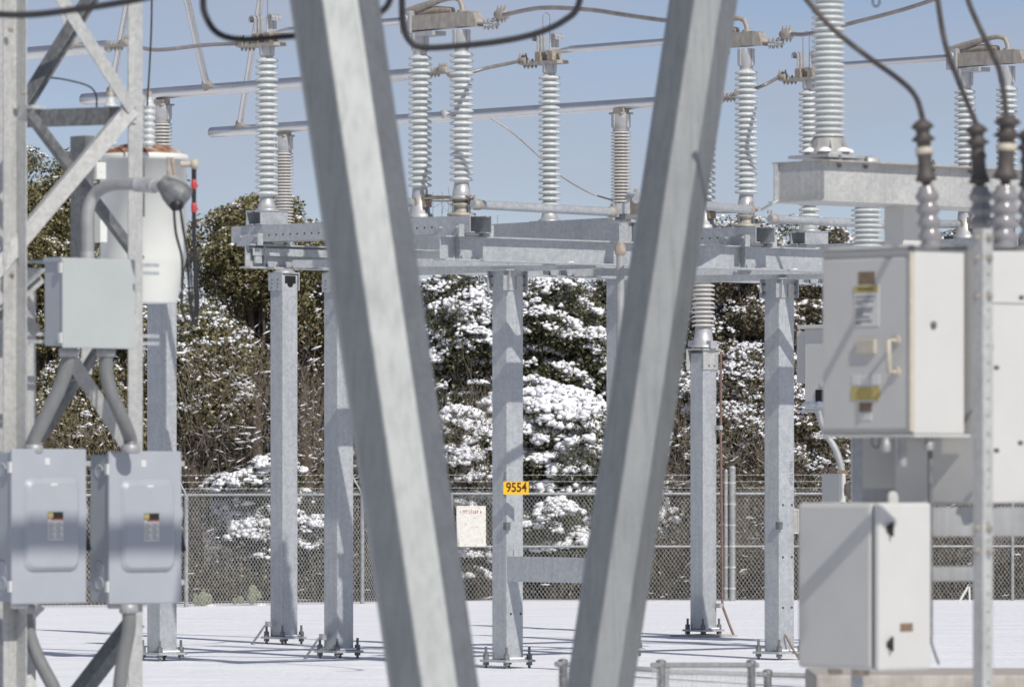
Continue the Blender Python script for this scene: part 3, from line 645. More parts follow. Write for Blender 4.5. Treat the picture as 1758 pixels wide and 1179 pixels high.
m = MB(); boxA(m, N, -.002, .24, h_ - .03, h_ + .004, -.01, .012); m.build('drip_edge', M['switch_side'], jb)
def safety_switch(px, s, label):
    t = thing('safety_switch', label, 'safety switch', P(px, 1037, s), 'blue grey safety switches on the lattice tower'); N = t.location.copy(); w_, h_ = .765, 1.265
    m = MB(); m.boxab(N - A * .03 + Z * .02 + B * .012, .235, w_ - .024, h_ - .05); bd = m.build('box_body', M['switch_side'], t, .006)
    m = MB()
    for v in (.17, .30, h_ - .17): m.lathe(N - A * .15 - B * (-.012) + Z * v, [(.06, 0), (.06, .004), (.04, .006), (.04, .002)], 16, -B)
    m.build('knockout', M['switch'], bd)
    m = MB(); m.boxab(N + A * .006, .035, w_, h_); dr = m.build('door', M['switch'], t, .01)
    # raised pan with rounded corners
    m = MB(); u0, u1, v0, v1 = .115, .685, .26, 1.03; pts = []; pi = []
    def rr(u0, u1, v0, v1, r, o):
        out = []
        for cu, cv, a0 in ((u1 - r, v1 - r, 0), (u0 + r, v1 - r, 90), (u0 + r, v0 + r, 180), (u1 - r, v0 + r, 270)):
            for k in range(7): a = R(a0 + 15 * k); out.append(N + B * (cu + r * math.cos(a)) + Z * (cv + r * math.sin(a)) + A * o)
        return out
    l0 = rr(u0, u1, v0, v1, .085, .006); l1 = rr(u0 + .03, u1 - .03, v0 + .03, v1 - .03, .07, .042); l2 = rr(u0 + .045, u1 - .045, v0 + .045, v1 - .045, .06, .047); n = len(l0)
    m.add(l0 + l1 + l2, [(k, (k + 1) % n, n + (k + 1) % n, n + k) for k in range(n)] + [(n + k, n + (k + 1) % n, 2 * n + (k + 1) % n, 2 * n + k) for k in range(n)], True)
    m.add(l2, [tuple(range(n))], False); m.build('raised_panel', M['switch'], dr)
    for v in (.10, 1.07):
        m = MB(); boxA(m, N, -.002, .03, v, v + .09, .0, .02); m.build('hinge', M['white'], t)
    m = MB(); boxB(m, N, .335, .385, 1.135, 1.19, .006, .009); m.build('label_plate', M['white'], dr)
    m = MB(); boxB(m, N, .365, .43, .965, .985, .047, .049); m.build('label_plate', M['white'], dr)
    m = MB(); boxB(m, N, .335, .49, .52, .695, .047, .049); lb = m.build('warning_label', M['white'], dr)
    m = MB(); boxB(m, N, .335, .49, .695, .75, .047, .0495); boxB(m, N, .342, .39, .70, .745, .0495, .0498); m.build('label_header', M['ink'], lb)
    m = MB(); boxB(m, N, .335, .385, .70, .745, .0499, .0505); m.build('label_symbol', M['ochre'], lb)
    m = MB(); boxB(m, N, .365, .49, .682, .695, .049, .0497); m.build('label_stripe', M['ink_red'], lb)
    m = MB()
    for r_ in range(8):
        for c_ in (0, 1): boxB(m, N, .342 + c_ * .076, .405 + c_ * .076 - .012 * (r_ % 3), .535 + r_ * .017, .541 + r_ * .017, .049, .0495)
    m.build('label_text', M['stencil'], lb)
    # handle on the right side
    c = N + B * w_ - A * .12
    m = MB(); m.hexa(c + Z * .50 - A * .06, A * .12, B * .05, Z * .40); m.lathe(c + Z * .74, [(.11, 0), (.11, .03), (.08, .045)], 20, B); m.build('handle_housing', M['switch_side'], t)
    m = MB(); m.tube([c + B * .06 + Z * .60, c + B * .085 + Z * .50, c + B * .10 + Z * .43], [.028, .035, .04], 10); m.build('handle', M['black'], t)
    for u in (.12, .0):
        pass
    m = MB(); m.lathe(N + B * .17 - A * .12 + Z * -.04, [(.06, 0), (.075, .01), (.075, .045), (.06, .06)], 14); m.build('conduit_hub', M['cast'], t)
    return t
safety_switch(20, 211, 'blue grey safety switch at the left edge of the picture, left of its twin')
safety_switch(187, 207.9, 'blue grey safety switch on the tower next to the fence post, right of its twin')
GR = 'grey conduits between the boxes on the lattice tower'
def conduit(label, pts, r=.05):
    m = MB(); m.tube(spline(pts, 8), r, 14); t = thing('conduit', label, 'conduit', pts[-1], GR); m.build('pipe', M['conduit_shaded'], t)
    for q in (pts[0], pts[-1]):
        k = MB(); k.lathe(q - Z * .03, [(r * 1.15, -.03), (r * 1.35, -.02), (r * 1.35, .03), (r * 1.15, .045)], 14); k.build('coupling', M['conduit'], t)
    return t
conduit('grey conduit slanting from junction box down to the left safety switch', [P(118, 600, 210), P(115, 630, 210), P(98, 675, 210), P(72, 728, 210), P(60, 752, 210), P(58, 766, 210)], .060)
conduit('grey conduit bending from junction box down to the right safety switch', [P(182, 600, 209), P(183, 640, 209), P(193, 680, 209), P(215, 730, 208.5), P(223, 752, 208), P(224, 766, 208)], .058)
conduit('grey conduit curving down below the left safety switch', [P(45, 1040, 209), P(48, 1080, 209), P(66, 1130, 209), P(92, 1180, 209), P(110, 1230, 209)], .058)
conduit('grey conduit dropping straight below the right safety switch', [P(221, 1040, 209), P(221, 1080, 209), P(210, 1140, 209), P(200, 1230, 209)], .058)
# conduit mast with weather head
cm = thing('service_conduit', 'bent grey conduit rising from junction box to a weather head by the tank', 'conduit', P(150, 441, 208))
m = MB(); m.tube(spline([P(150, 445, 208), P(150, 400, 208), P(151, 362, 208), P(163, 334, 208), P(187, 319, 208.5), P(215, 316, 209), P(245, 317, 209.5), P(262, 319, 210)], 8), .052, 16); m.build('pipe', M['conduit'], cm)
m = MB(); m.tube([P(150, 445, 208), P(150, 432, 208)], .058, 16); m.build('coupling', M['cast'], cm); m = MB(); m.tube([P(232, 317, 209.5), P(248, 317.5, 209.6), P(266, 319, 210)], .062, 16); m.tube([P(266, 319, 210), P(292, 320, 210.5)], .047, 16); m.build('coupling', M['cast'], cm)
m = MB(); c = P(298, 318, 211)
# weather head: rounded hood opening downward
prof = []
vs = []; seg = 14
ring = [(0, .07), (.06, .095), (.12, .10), (.17, .085), (.20, .05)]
ax = (P(318, 345, 211) - P(280, 312, 211)).normalized()
m.lathe(P(280, 314, 211), [(.05, -.03), (.075, .02), (.105, .09), (.12, .16), (.115, .22), (.07, .245)], 16, ax)
m.build('weather_head', M['galv_dark'], cm)
m = MB(); m.lathe(P(303, 351, 211.5), [(.06, 0), (.055, .03)], 12, (0.2, -.5, -1)); m.build('head_insert', M['black'], cm)
for i, pts in enumerate(([(298, 352), (302, 400), (312, 440), (313, 480), (312, 522), (318, 548), (332, 556)], [(309, 352), (314, 390), (321, 430), (324, 470), (326, 520), (332, 552), (338, 556)])):
    m = MB(); m.tube(spline([P(x, y, 211.5) for x, y in pts], 6), .011, 8); m.build('lead_wire', M['black'], cm)

# ------------------------------------------------------------------ pole transformer
tk = thing('pole_transformer', 'cream transformer tank with rusty lid hung behind the lattice tower', 'transformer', P(246, 520, 194))
s_ = 194.; rt = 74 / s_
c = P(246, 520, s_); hh = (520 - 270) / s_
m = MB(); m.lathe(c, [(rt * .78, 0), (rt * .80, .02), (rt * .97, .36), (rt, .40), (rt, hh - .03), (rt * 1.02, hh - .03), (rt * 1.02, hh)], 48); m.build('tank', M['tank'], tk)
m = MB(); m.lathe(c + Z * hh, [(rt * .99, .022), (rt * .85, .062), (rt * .5, .108), (rt * .2, .125)], 48); ld = m.build('lid', M['rust'], tk)
m = MB(); m.lathe(c + Z * hh, [(rt * 1.03, -.03), (rt * 1.05, -.02), (rt * 1.05, .014), (rt * 1.0, .024)], 48); m.build('lid_rim', M['tank'], ld)
for (px, y0) in ((255, 0), (190, .02)):
    q = P(px, 250, s_ + 2); b = MB(); zz = c.z + hh + .07
    pr = [(.035, -.02)]
    for k in range(7): pr += [(.035, k * .055), (.060, k * .055 + .012), (.062, k * .055 + .03), (.04, k * .055 + .045)]
    pr += [(.035, .40), (.025, .44)]
    b.lathe(Vector((q.x, q.y, zz)), pr, 18); bb = b.build('bushing', M['porc'], tk)
    b = MB(); b.lathe(Vector((q.x, q.y, zz + .43)), [(.03, 0), (.03, .04), (.012, .05), (.012, .09)], 10); b.build('terminal', M['bronze'], bb)
for (px, py, w, h) in ((174, 293, .10, .145), (178, 388, .075, .28)):
    q = P(px, py, s_ + 3); b = MB(); b.hexa(q - B * w / 2 - Z * h / 2 - A * .1, B * w, A * .1, Z * h); b.lathe(q + A * .001 + Z * 0, [(.014, 0), (.014, .003)], 10, A); b.build('hanger_bracket', M['tank'], tk)
q = P(286, 288, s_ + 6); b = MB(); b.hexa(q - Z * .08, B * .03, A * .01, Z * .17); b.bar(q + B * .06 + Z * .09, q + B * .09 - Z * .06, .03, .012, A); b.build('lid_clip', M['tan'], tk)
q = P(322, 282, s_ + 1)
b = MB(); b.tube([q - Vector((.06, 0, 0)), q + Vector((.055, 0, 0))], .028, 12); b.lathe(q + Vector((.06, 0, 0)), [(.035, -.03), (.05, -.015), (.05, .02), (.03, .035)], 12, (1, 0, 0)); b.build('arrester_fitting', M['cream_plate'], tk)
q0 = P(333, 284, s_ + 1)
b = MB(); b.tube([q0, P(333, 330, s_ + 1), P(333, 400, s_ + 1), P(335, 470, s_ + 1), P(336, 545, s_ + 1)], [.022, .02, .018, .016, .014], 10); rd = b.build('ground_rod', M['black'], tk)
for y in (318, 358):
    b = MB(); b.lathe(P(333, y + 7, s_ + 1), [(.02, 0), (.026, .008), (.026, .075), (.02, .085)], 10); b.bar(P(333, y + 3, s_ + 1), P(340, y, s_ + 1), .022, .015, (0, -1, 0)); b.build('red_clip', M['red'], rd)
b = MB(); b.tube(spline([P(326, 430, s_), P(330, 500, s_), P(329, 535, s_), P(337, 552, s_), P(341, 520, s_), P(338, 430, s_)], 6), .008, 6); b.tube(spline([P(318, 400, s_), P(322, 470, s_), P(333, 548, s_), P(338, 550, s_), P(339, 470, s_)], 6), .008, 6); b.build('hanging_lead', M['black'], tk)
cable('drop_wire', 'thin twisted dark wire dropping to the transformer bushing', 'wire', [P(261, -60, 197), P(260, 40, 197), P(257, 110, 197), P(253, 182, 197)], .008, M['black'])
cable('drop_wire', 'thin dark wire looping over the tower strut at left', 'wire', [P(44, 150, 204), P(60, 138, 204), P(90, 134, 204), P(130, 141, 204), P(155, 150, 204), P(165, 165, 204), P(166, 188, 204)], .007, M['black'])

# ------------------------------------------------------------------ right: box beam stand with big insulator
bb = thing('box_beam_stand', 'pale built up steel box beam on a square post at right', 'steel stand', P(1415, 345, 190)); N = P(1415, 345, 190); bb.location = (N.x, N.y, 0)
m = MB(); m.boxab(N + Z * .012, .58, 3.4, .345); m.build('box_beam', M['tower'], bb)
m = MB(); m.boxab(N + A * .05 - B * .07 - Z * .001, .70, 3.5, .014); m.build('bottom_flange', M['tower'], bb)
m = MB(); m.boxab(N + A * .09 - B * .02 + Z * .356, .74, 3.5, .014); m.build('top_flange', M['bronze'], bb)
m = MB(); m.boxab(N - A * .58 - B * .0 + Z * .013, .012, .02, .34); m.hexa(N - A * .58 - B * .06 + Z * .013, -A * .012, B * .06, Z * .343); m.build('end_plate', M['galv'], bb)
m = MB()
for k in (.18, .52, 1.4, 1.9): m.bolt(N + A * .02 + B * k + Z * .37, Z, .02, .05); m.bolt(N + A * .02 + B * k + Z * .34, -Z, .02, .035)
m.build('beam_bolt', M['galv_dark'], bb)
pc = P(1551, 345, 185.5); m = MB(); m.cbox(Vector((pc.x, pc.y, (pc.z - .01) / 2)), .127, .127, (pc.z - .012) / 2); m.build('column', M['cab'], bb, .01)
cable('beam_strap', 'thin pale strap hanging off the end of the box beam', 'strap', [P(1336, 344, 189), P(1322, 352, 189), P(1308, 360, 188)], .012, M['cast'])
bi = thing('station_insulator', 'tall grey ribbed insulator standing on the end of the box beam', 'insulator', P(1422, 276, 187))
c = bi.location.copy(); zt = c.z
m = MB(); m.cbox(c + Z * .03, .26, .26, .015); m.build('base_plate', M['galv'], bi)
sheds(c, zt + .20, zt + 2.15, 36, .118, .158, .42).build('shed_stack', M['porc'], bi)
m = MB(); m.lathe(c, [(.21, .046), (.21, .075), (.155, .085), (.15, .20), (.13, .215)], 28)
for k in range(8):
    a = k * math.pi / 4 + .2; d = Vector((math.cos(a), math.sin(a), 0)); m.add([c + d * .15 + Z * .19, c + d * .21 + Z * .075, c + d * .15 + Z * .075, c + d * .15 + Z * .19 + d.cross(Z) * .02, c + d * .21 + Z * .075 + d.cross(Z) * .02, c + d * .15 + Z * .075 + d.cross(Z) * .02], [(0, 1, 2), (5, 4, 3), (0, 3, 4, 1), (1, 4, 5, 2), (2, 5, 3, 0)])
m.build('base_casting', M['casting_paint'], bi)
m = MB()
for k in range(6):
    a = k * math.pi / 3 + .3; m.lathe(c + Vector((math.cos(a), math.sin(a), 0)) * .18, [(.07, .076), (.055, .10), (.02, .115)], 10)
m.build('snow_lump', M['snow'], bi)
ar = thing('surge_arrester', 'stubby ribbed grey arrester showing between box beam and large cabinet', 'arrester', Vector(((1488 - CX) / 168, F / 168, 0)))
c = ar.location.copy(); m = MB(); m.cbox(c + Z * 2.2, .1, .1, 2.2); m.build('column', M['galv'], ar); sheds(c, 4.42, 5.35, 18, .12, .165, .4).build('shed_stack', M['porc'], ar)
m = MB(); m.lathe(c, [(.13, 5.35), (.15, 5.37), (.13, 5.45), (.05, 5.47)], 20); m.build('top_cap', M['cast'], ar)

# cabinets ---------------------------------------------------------------------------------------------
uc = thing('control_cabinet', 'large white control cabinet with door handle and warning labels, mounted high', 'cabinet', P(1570, 745, 252)); N = uc.location.copy(); la, lb, hh = .886, .495, 1.267
m = MB(); m.boxab(N, la, lb, hh); m.build('cabinet_body', M['cab'], uc, .012)
m = MB(); m.boxab(N + A * .03 - B * .03 + Z * hh, la + .05, lb + .06, .025); m.build('roof_flange', M['cab'], uc, .006)
m = MB(); m.boxab(N + A * .03 - B * .03 - Z * .02, la + .05, lb + .06, .018); m.build('base_flange', M['cab'], uc, .006)
m = MB(); boxA(m, N, .035, la - .02, .035, hh - .06, .0, .022); dr = m.build('door', M['cab'], uc, .012)
m = MB(); boxA(m, N, .008, .028, .02, hh - .02, .0, .03); m.build('door_gasket', M['cream_plate'], uc)
def uA(px): return (1570 - px) / 252 / .669
def vA(py): return (745 - py) / 252
def plateA(par, name, mat, x0, x1, y0, y1, o0=.022, o1=.026, bev=0):
    m = MB(); boxA(m, N, uA(x1), uA(x0), vA(y1), vA(y0), o0, o1); return m.build(name, mat, par, bev)
plateA(dr, 'window_plate', M['brown_plate'], 1484, 1510, 464, 486); lb_ = plateA(dr, 'warning_label', M['white'], 1477, 1517, 487, 558)
o = plateA(lb_, 'label_header', M['ochre'], 1477, 1516, 488, 500, .026, .028)
lettering('WARNING', .034, N - A * uA(1496) + Z * vA(494) - B * .0285, A, Z, M['ink'], lb_, .0004, .0004, 'CENTER', .95)
m = MB()
for k, (y, x1) in enumerate(((506, 1512), (513, 1509), (518, 1490), (526, 1508), (531, 1506), (536, 1492), (541, 1502), (548, 1506), (552, 1488))): boxA(m, N, uA(x1), uA(1479), vA(y + 3), vA(y), .026, .0268)
m.build('label_text', M['stencil'], lb_)
m = MB(); boxA(m, N, uA(1513), uA(1483), vA(606), vA(581), .022, .045); m.build('name_plate', M['cream_plate'], dr, .006)
for (x0, x1) in ((1474, 1487), (1490, 1502), (1505, 1518)): plateA(dr, 'small_label', M['white'], x0, x1, 641, 659)
plateA(dr, 'yellow_label', M['ochre'], 1472, 1518, 663, 686); plateA(dr, 'brown_label', M['brown_plate'], 1485, 1505, 690, 706); plateA(dr, 'sticker', M['white'], 1485, 1505, 709, 720)
m = MB(); hx = N - A * uA(1545) - B * .022
m.tube([hx + Z * vA(584), hx - B * .075 + Z * vA(584), hx - B * .075 + Z * vA(638), hx + Z * vA(638)], .018, 10); m.lathe(hx + Z * vA(584), [(.035, 0), (.035, .015)], 12, -B); m.lathe(hx + Z * vA(638), [(.035, 0), (.035, .015)], 12, -B); m.build('door_handle', M['cream_plate'], dr)
m = MB(); q = N + B * ((1604 - 1570) / 252 / .743) + Z * vA(557); m.lathe(q, [(.026, 0), (.026, .012), (.014, .014), (.014, .022)], 14, A); m.build('latch', M['galv_dark'], uc)
m = MB(); m.tube(spline([P(1497, 750, 250), P(1498, 764, 250), P(1506, 768, 250), P(1510, 758, 250), P(1509, 748, 250)], 5), .006, 6); m.build('hanging_ring', M['galv_dark'], uc)
for (px, l) in ((1523, .1), (1551, .2), (1597, .09)):
    m = MB(); q = P(px, 750, 252); m.lathe(Vector((q.x, q.y + .15, N.z - .02 - l)), [(.03, 0), (.035, .01), (.035, l * .6), (.028, l * .7), (.028, l)], 12); m.build('cable_gland', M['conduit'], uc)
lc = thing('equipment_cabinet', 'smaller white cabinet with two latches mounted low at right', 'cabinet', P(1497, 1150, 254)); N = lc.location.copy(); la, lb, hh = .72, .503, 1.128
m = MB(); m.boxab(N, la, lb - .0, hh); m.build('cabinet_body', M['cab'], lc, .03)
m = MB(); boxB(m, N, -.004, lb + .004, -.004, hh + .004, .012, .07); dr = m.build('door', M['cab'], lc, .022)
m = MB(); boxB(m, N, .012, lb - .012, .01, hh - .01, .0, .012); m.build('door_gasket', M['hole'], lc)
for py in (908, 1105):
    q = N + A * .07 + B * .095 + Z * ((1150 - py) / 254); m = MB(); m.lathe(q, [(.028, 0), (.032, .01), (.022, .02), (.012, .024)], 14, A); m.hexa(q + A * .02 - B * .009 - Z * .05, A * .014, B * .018, Z * .1); m.build('latch', M['ink'], dr)
m = MB(); boxB(m, N, .20, .32, (1150 - 1084) / 254, (1150 - 1070) / 254, .07, .074); m.build('name_plate', M['brown_plate'], dr)
m = MB(); q = N + B * .22 - A * .05 + Z * hh; m.hexa(q, B * .085, -A * .018, Z * .04); m.lathe(q + B * .0425 + Z * .04 - A * .019, [(.042, 0), (.042, .018)], 14, A); m.lathe(q + B * .0425 + Z * .04, [(.018, 0), (.018, .002)], 12, A); m.build('lifting_lug', M['cab'], lc)
m = MB(); m.lathe(N - A * .3 + B * .2 - Z * .05, [(.05, 0), (.06, .01), (.06, .05)], 12); m.lathe(N - A * .55 + B * .2 - Z * .05, [(.04, 0), (.05, .01), (.05, .05)], 12); m.build('cable_gland', M['tan'], lc)

rk = thing('equipment_rack', 'galvanised strut rack with perforated post holding the white cabinets', 'rack', Vector(((1688 - CX) / 272, F / 272, 0)))
q = rk.location.copy(); wq = .092
m = MB(); m.boxab(q, wq, wq, 3.80); m.build('rack_post', M['tower'], rk, .006)
m = MB()
for k in range(34):
    z = .15 + k * .112; m.lathe(q + B * .046 + Z * z, [(.009, 0), (.009, .002)], 8, A, False)
m.build('post_hole', M['galv_dark'], rk); m = MB()
for yy in (408, 442, 508, 906, 945): m.bolt(q + B * .05 + A * .0 + Z * (2.3 + (800 - yy) / 272), A, .022, .035); m.bolt(q - A * .05 + Z * (2.3 + (800 - yy) / 272), -B, .022, .035)
m.build('post_bolt', M['bronze'], rk)
m = MB(); m.lathe(q + B * .05 + Z * 3.74, [(.02, 0), (.02, .003)], 10, A, False); m.build('post_hole', M['hole'], rk)
for (y0, y1, x0, x1, s, n) in ((870, 920, 1594, 1800, 249, 'crossbar'), (972, 997, 1594, 1690, 249, 'crossbar'), (838, 866, 1480, 1690, 245, 'crossbar')):
    a, b = P(x0, y1, s), P(x1, y1, s); m = MB(); m.hexa(a, b - a, Vector((0, .05, 0)), Z * ((y1 - y0) / s)); m.build(n, M['conduit'], rk)
a = P(1482, 838, 243); m = MB(); m.hexa(a, Vector((.80, 0, 0)), Vector((0, .02, 0)), Z * .40); m.build('back_panel', M['cab'], rk)
m = MB(); m.hexa(P(1630, 795, 243) - Vector((0, .006, 0)), Vector((.17, 0, 0)), Vector((0, .004, 0)), Z * .11); pn = m.build('panel_plate', M['tower'], rk); m = MB(); m.hexa(P(1637, 782, 243) - Vector((0, .009, 0)), Vector((.075, 0, 0)), Vector((0, .003, 0)), Z * .028); m.build('plate_lettering', M['ink_red'], pn)
m = MB(); q2 = P(1462, 800, 242); m.hexa(Vector((q2.x, q2.y, 0)), Vector((.08, 0, 0)), Vector((0, .06, 0)), Z * 2.5); m.build('rack_post', M['galv'], rk)
m = MB(); a = P(1560, 430, 266); m.hexa(a, Vector((1.0, 0, 0)), Vector((0, .1, 0)), Z * .03); m.build('crossbar', M['galv_dark'], rk)
GP = 'dark pipes beneath the white cabinets'
m = MB(); m.tube([P(1597, 745, 250), P(1597, 1095, 250)], .019, 10); m.tube(spline([P(1597, 1090, 250), P(1602, 1112, 250), P(1612, 1140, 250)], 5), .009, 8); tag(m.build('drop_pipe', M['galv_dark']), 'thin dark vertical pipe dropping right of the lower white cabinet', 'pipe', GP)
m = MB(); m.tube([P(1551, 800, 240), P(1551, 815, 240), P(1562, 850, 240), P(1566, 900, 240)], .016, 10); tag(m.build('drop_pipe', M['black']), 'dark cable slanting behind the lower white cabinet top', 'pipe', GP)

rt_ = thing('recloser_tank', 'big white panelled equipment housing at the right edge', 'equipment housing', P(1680, 865, 250)); N = rt_.location.copy()
m = MB(); m.boxab(N, .8, 1.6, (865 - 425) / 250); m.build('housing', M['cab'], rt_, .015)
zs = (865 - 521) / 250
m = MB(); boxB(m, N, .02, 1.59, .01, zs - .008, .0, .012); m.build('front_panel', M['cab'], rt_, .005)
m = MB(); boxB(m, N, .02, 1.59, zs + .008, 1.74, .0, .012); m.build('front_panel', M['cab'], rt_, .005)
m = MB()
for (px, py) in ((1709, 631), (1709, 773), (1752, 511), (1750, 760)): m.bolt(P(px, py, 251.5) + A * .0, A, .018, .03)
m.build('panel_bolt', M['galv_dark'], rt_)

# cable terminators with dark covers -------------------------------------------------------------------
GT = 'blurred porcelain terminators with dark covers at right'
def terminator(px, px_top, label, s, ytop, ring=True, wide=1.0):
    wide *= .86
    base = P(px, 424, s); top = P(px_top, ytop, s); ax = (top - base).normalized(); L = (top - base).length
    t = thing('cable_terminator', label, 'terminator', base, GT); k = wide
    pr = [(.07 * k, 0), (.085 * k, .02)]
    zz = .03
    for i in range(4): pr += [(.062 * k, zz), (.085 * k, zz + .02), (.092 * k, zz + .04), (.064 * k, zz + .078)]; zz += .085
    pr += [(.055 * k, zz + .02)]
    m = MB(); m.lathe(base, pr, 20, ax); m.build('porcelain_body', M['porc_grey'], t)
    m = MB(); f = L / .84
    m.lathe(base, [(.05 * k, .385 * f), (.03 * k, .40 * f), (.035 * k, .43 * f), (.085 * k, .445 * f), (.07 * k, .475 * f), (.055 * k, .51 * f), (.052 * k, .60 * f), (.065 * k, .62 * f), (.05 * k, .66 * f), (.055 * k, .70 * f), (.094 * k, .715 * f), (.05 * k, .75 * f), (.055 * k, .78 * f), (.09 * k, .80 * f), (.06 * k, .83 * f), (.025, .85 * f)], 16, ax); m.build('rubber_cover', M['cover'], t)
    if ring:
        m = MB(); m.lathe(base, [(.054 * k, .615 * f), (.066 * k, .62 * f), (.066 * k, .66 * f), (.054 * k, .665 * f)], 14, ax); m.build('clamp_ring', M['cream_plate'], t)
    return t
terminator(1598, 1583, 'blurred terminator with dark cover above the large white cabinet, standing alone', 268, 208)
terminator(1689, 1676, 'blurred terminator with dark cover, left of a close pair', 268, 215, False)
terminator(1722, 1730, 'blurred terminator with dark cover, right of a close pair', 270, 200, True, 1.15)
terminator(1770, 1764, 'blurred terminator cut by the right edge of the picture', 268, 225, False)
cable('black_cable', 'dark blurred cable sweeping past the big insulator to the lone terminator', 'cable', [P(1355, -40, 257), P(1385, 0, 257), P(1430, 50, 257), P(1490, 98, 257), P(1545, 138, 261), P(1573, 168, 265), P(1586, 212, 268)], .019, M['cover'], GC)
cable('black_cable', 'dark blurred cable falling to the left terminator of the close pair', 'cable', [P(1606, -60, 257), P(1610, 0, 257), P(1624, 80, 257), P(1650, 150, 262), P(1678, 218, 268)], .019, M['cover'], GC)
cable('black_cable', 'dark blurred cable falling to the right terminator of the close pair', 'cable', [P(1652, -60, 258), P(1662, 0, 258), P(1690, 65, 258), P(1712, 110, 258), P(1722, 150, 264), P(1728, 205, 270)], .019, M['cover'], GC)
m = MB(); m.tube([P(1504 + 6 * math.cos(x), 3 + 9 * math.sin(x), 240) for x in np.linspace(0, 2 * math.pi, 17)], .006, 6, False); m.tube([P(1504, -6, 240), P(1504, -60, 240)], .005, 6); tag(m.build('hook_eye', M['black']), 'small dark hook eye hanging at the top edge', 'hook')

# ------------------------------------------------------------------ far breaker cabinet behind the right column
bc = thing('breaker_cabinet', 'pale breaker cabinet on a bracket between steel column and large cabinet', 'breaker cabinet', P(1475, 703, 135)); N = bc.location.copy()
m = MB(); m.boxab(N, .98, .7, 1.04); m.build('housing', M['cab'], bc, .01)
m = MB(); m.boxab(N - A * .98 + Z * .35 + B * .1, .25, .5, .67); m.build('side_duct', M['cab'], bc, .01)
m = MB(); m.boxab(N + A * .05 - B * .05 + Z * 1.04, 1.12, .8, .05); m.build('hood', M['cab'], bc, .01)
def bA(px): return (1475 - px) / 135 / .669
m = MB(); boxA(m, N, bA(1424), bA(1405), (703 - 693) / 135, (703 - 668) / 135, .0, .012); m.build('window_pane', M['hole'], bc)
m = MB(); boxA(m, N, bA(1420), bA(1413), (703 - 662) / 135, (703 - 654) / 135, .0, .01); m.build('label_plate', M['white'], bc)
m = MB(); m.boxab(N + A * .08 - B * .08 - Z * .03, 1.12, .8, .03); m.build('base_tray', M['galv'], bc)
m = MB(); q = P(1386, 697, 137)
for k in range(7): m.lathe(q + Vector((.05 * k, random.uniform(-.05, .1), -.01)), [(.08 - .008 * k, 0), (.06 - .006 * k, .04), (.02, .07)], 9)
m.build('snow_lump', M['snow'], bc)
m = MB(); m.tube(spline([P(1404, 705, 136), P(1416, 740, 136), P(1434, 770, 136), P(1444, 800, 136), P(1447, 830, 136)], 6), .042, 10); m.build('conduit_pipe', M['cast'], bc)
m = MB(); a = P(1462, 700, 134); m.hexa(Vector((a.x, a.y, 0)), Vector((.16, 0, 0)), Vector((0, .16, 0)), Z * 3.0); m.build('support_leg', M['galv'], bc); m = MB(); m.hexa(Vector((a.x + .75, a.y, 0)), Vector((.16, 0, 0)), Vector((0, .16, 0)), Z * 3.0); m.build('support_leg', M['galv'], bc)
sb = thing('small_junction_box', 'small pale junction box just above the lower white cabinet', 'junction box', P(1440, 862, 137)); N = sb.location.copy(); sb.location.z = 0
m = MB(); m.boxab(N, .30, .12, .36); m.build('box_body', M['cab'], sb, .006)
m = MB(); a = P(1437, 814, 136.5); m.boxab(a, .14, .2, .05); m.build('conduit_hub', M['brown_plate'], sb)
m = MB(); m.boxab(Vector((N.x - .03, N.y + .2, 0)), .1, .1, N.z + .2); m.build('box_post', M['galv'], sb)
m = MB(); m.lathe(P(1453, 850, 136.8), [(.05, 0), (.06, .06), (.05, .14)], 12); m.build('meter_dial', M['cover'], sb)

# ------------------------------------------------------------------ chain link fence
FP = [(-12.0, 92.9), (-5.37, 95.2), (-2.5, 97.5), (-1.04, 99.35), (3.62, 99.6), (9.0, 99.8), (13., 100.)]
fz = 1.83
fe = thing('chain_link_fence', 'galvanised chain link fence with top rail in front of snowy trees', 'fence', (0, 99.4, 0))
def fseg(i): a, b = FP[i], FP[i + 1]; return Vector((*a, 0)), Vector((*b, 0))
VV = []; FF = []
def wire(pts, r):
    n0 = len(VV)
    for p in pts:
        for k in range(3):
            a = 2.094 * k + .5; VV.append((p[0] + r * math.cos(a) * .9, p[1] + r * math.sin(a), p[2]))
    for i in range(len(pts) - 1):
        for k in range(3): FF.append((n0 + i * 3 + k, n0 + i * 3 + (k + 1) % 3, n0 + i * 3 + 3 + (k + 1) % 3, n0 + i * 3 + 3 + k))
WP, WH = .0335, .047
for i in range(len(FP) - 1):
    a, b = fseg(i); L = (b - a).length; d = (b - a) / L; n = int(L / WP); nv = int((fz + .09 - .02) / WH)
    for j in range(n):
        wire([(a + d * WP * (j + ((k + j) % 2)) + Z * (.02 + WH * k) + Vector((0, .006 * ((k % 2) * 2 - 1), 0))) for k in range(nv + 1)], .0046)
npmesh('chain_link_mesh', np.array(VV), np.array(FF), M['rail'], fe)
m = MB()
for i in range(len(FP) - 1):
    a, b = fseg(i); m.tube([a + Z * fz - Vector((0, .03, 0)), b + Z * fz - Vector((0, .03, 0))], .024, 10)
m.build('top_rail', M['rail2'], fe)
m = MB()
for i in range(3, len(FP) - 1):
    a, b = fseg(i); m.tube([a + Z * .93 - Vector((0, .03, 0)), b + Z * .93 - Vector((0, .03, 0))], .022, 10)
m.build('mid_rail', M['rail2'], fe)
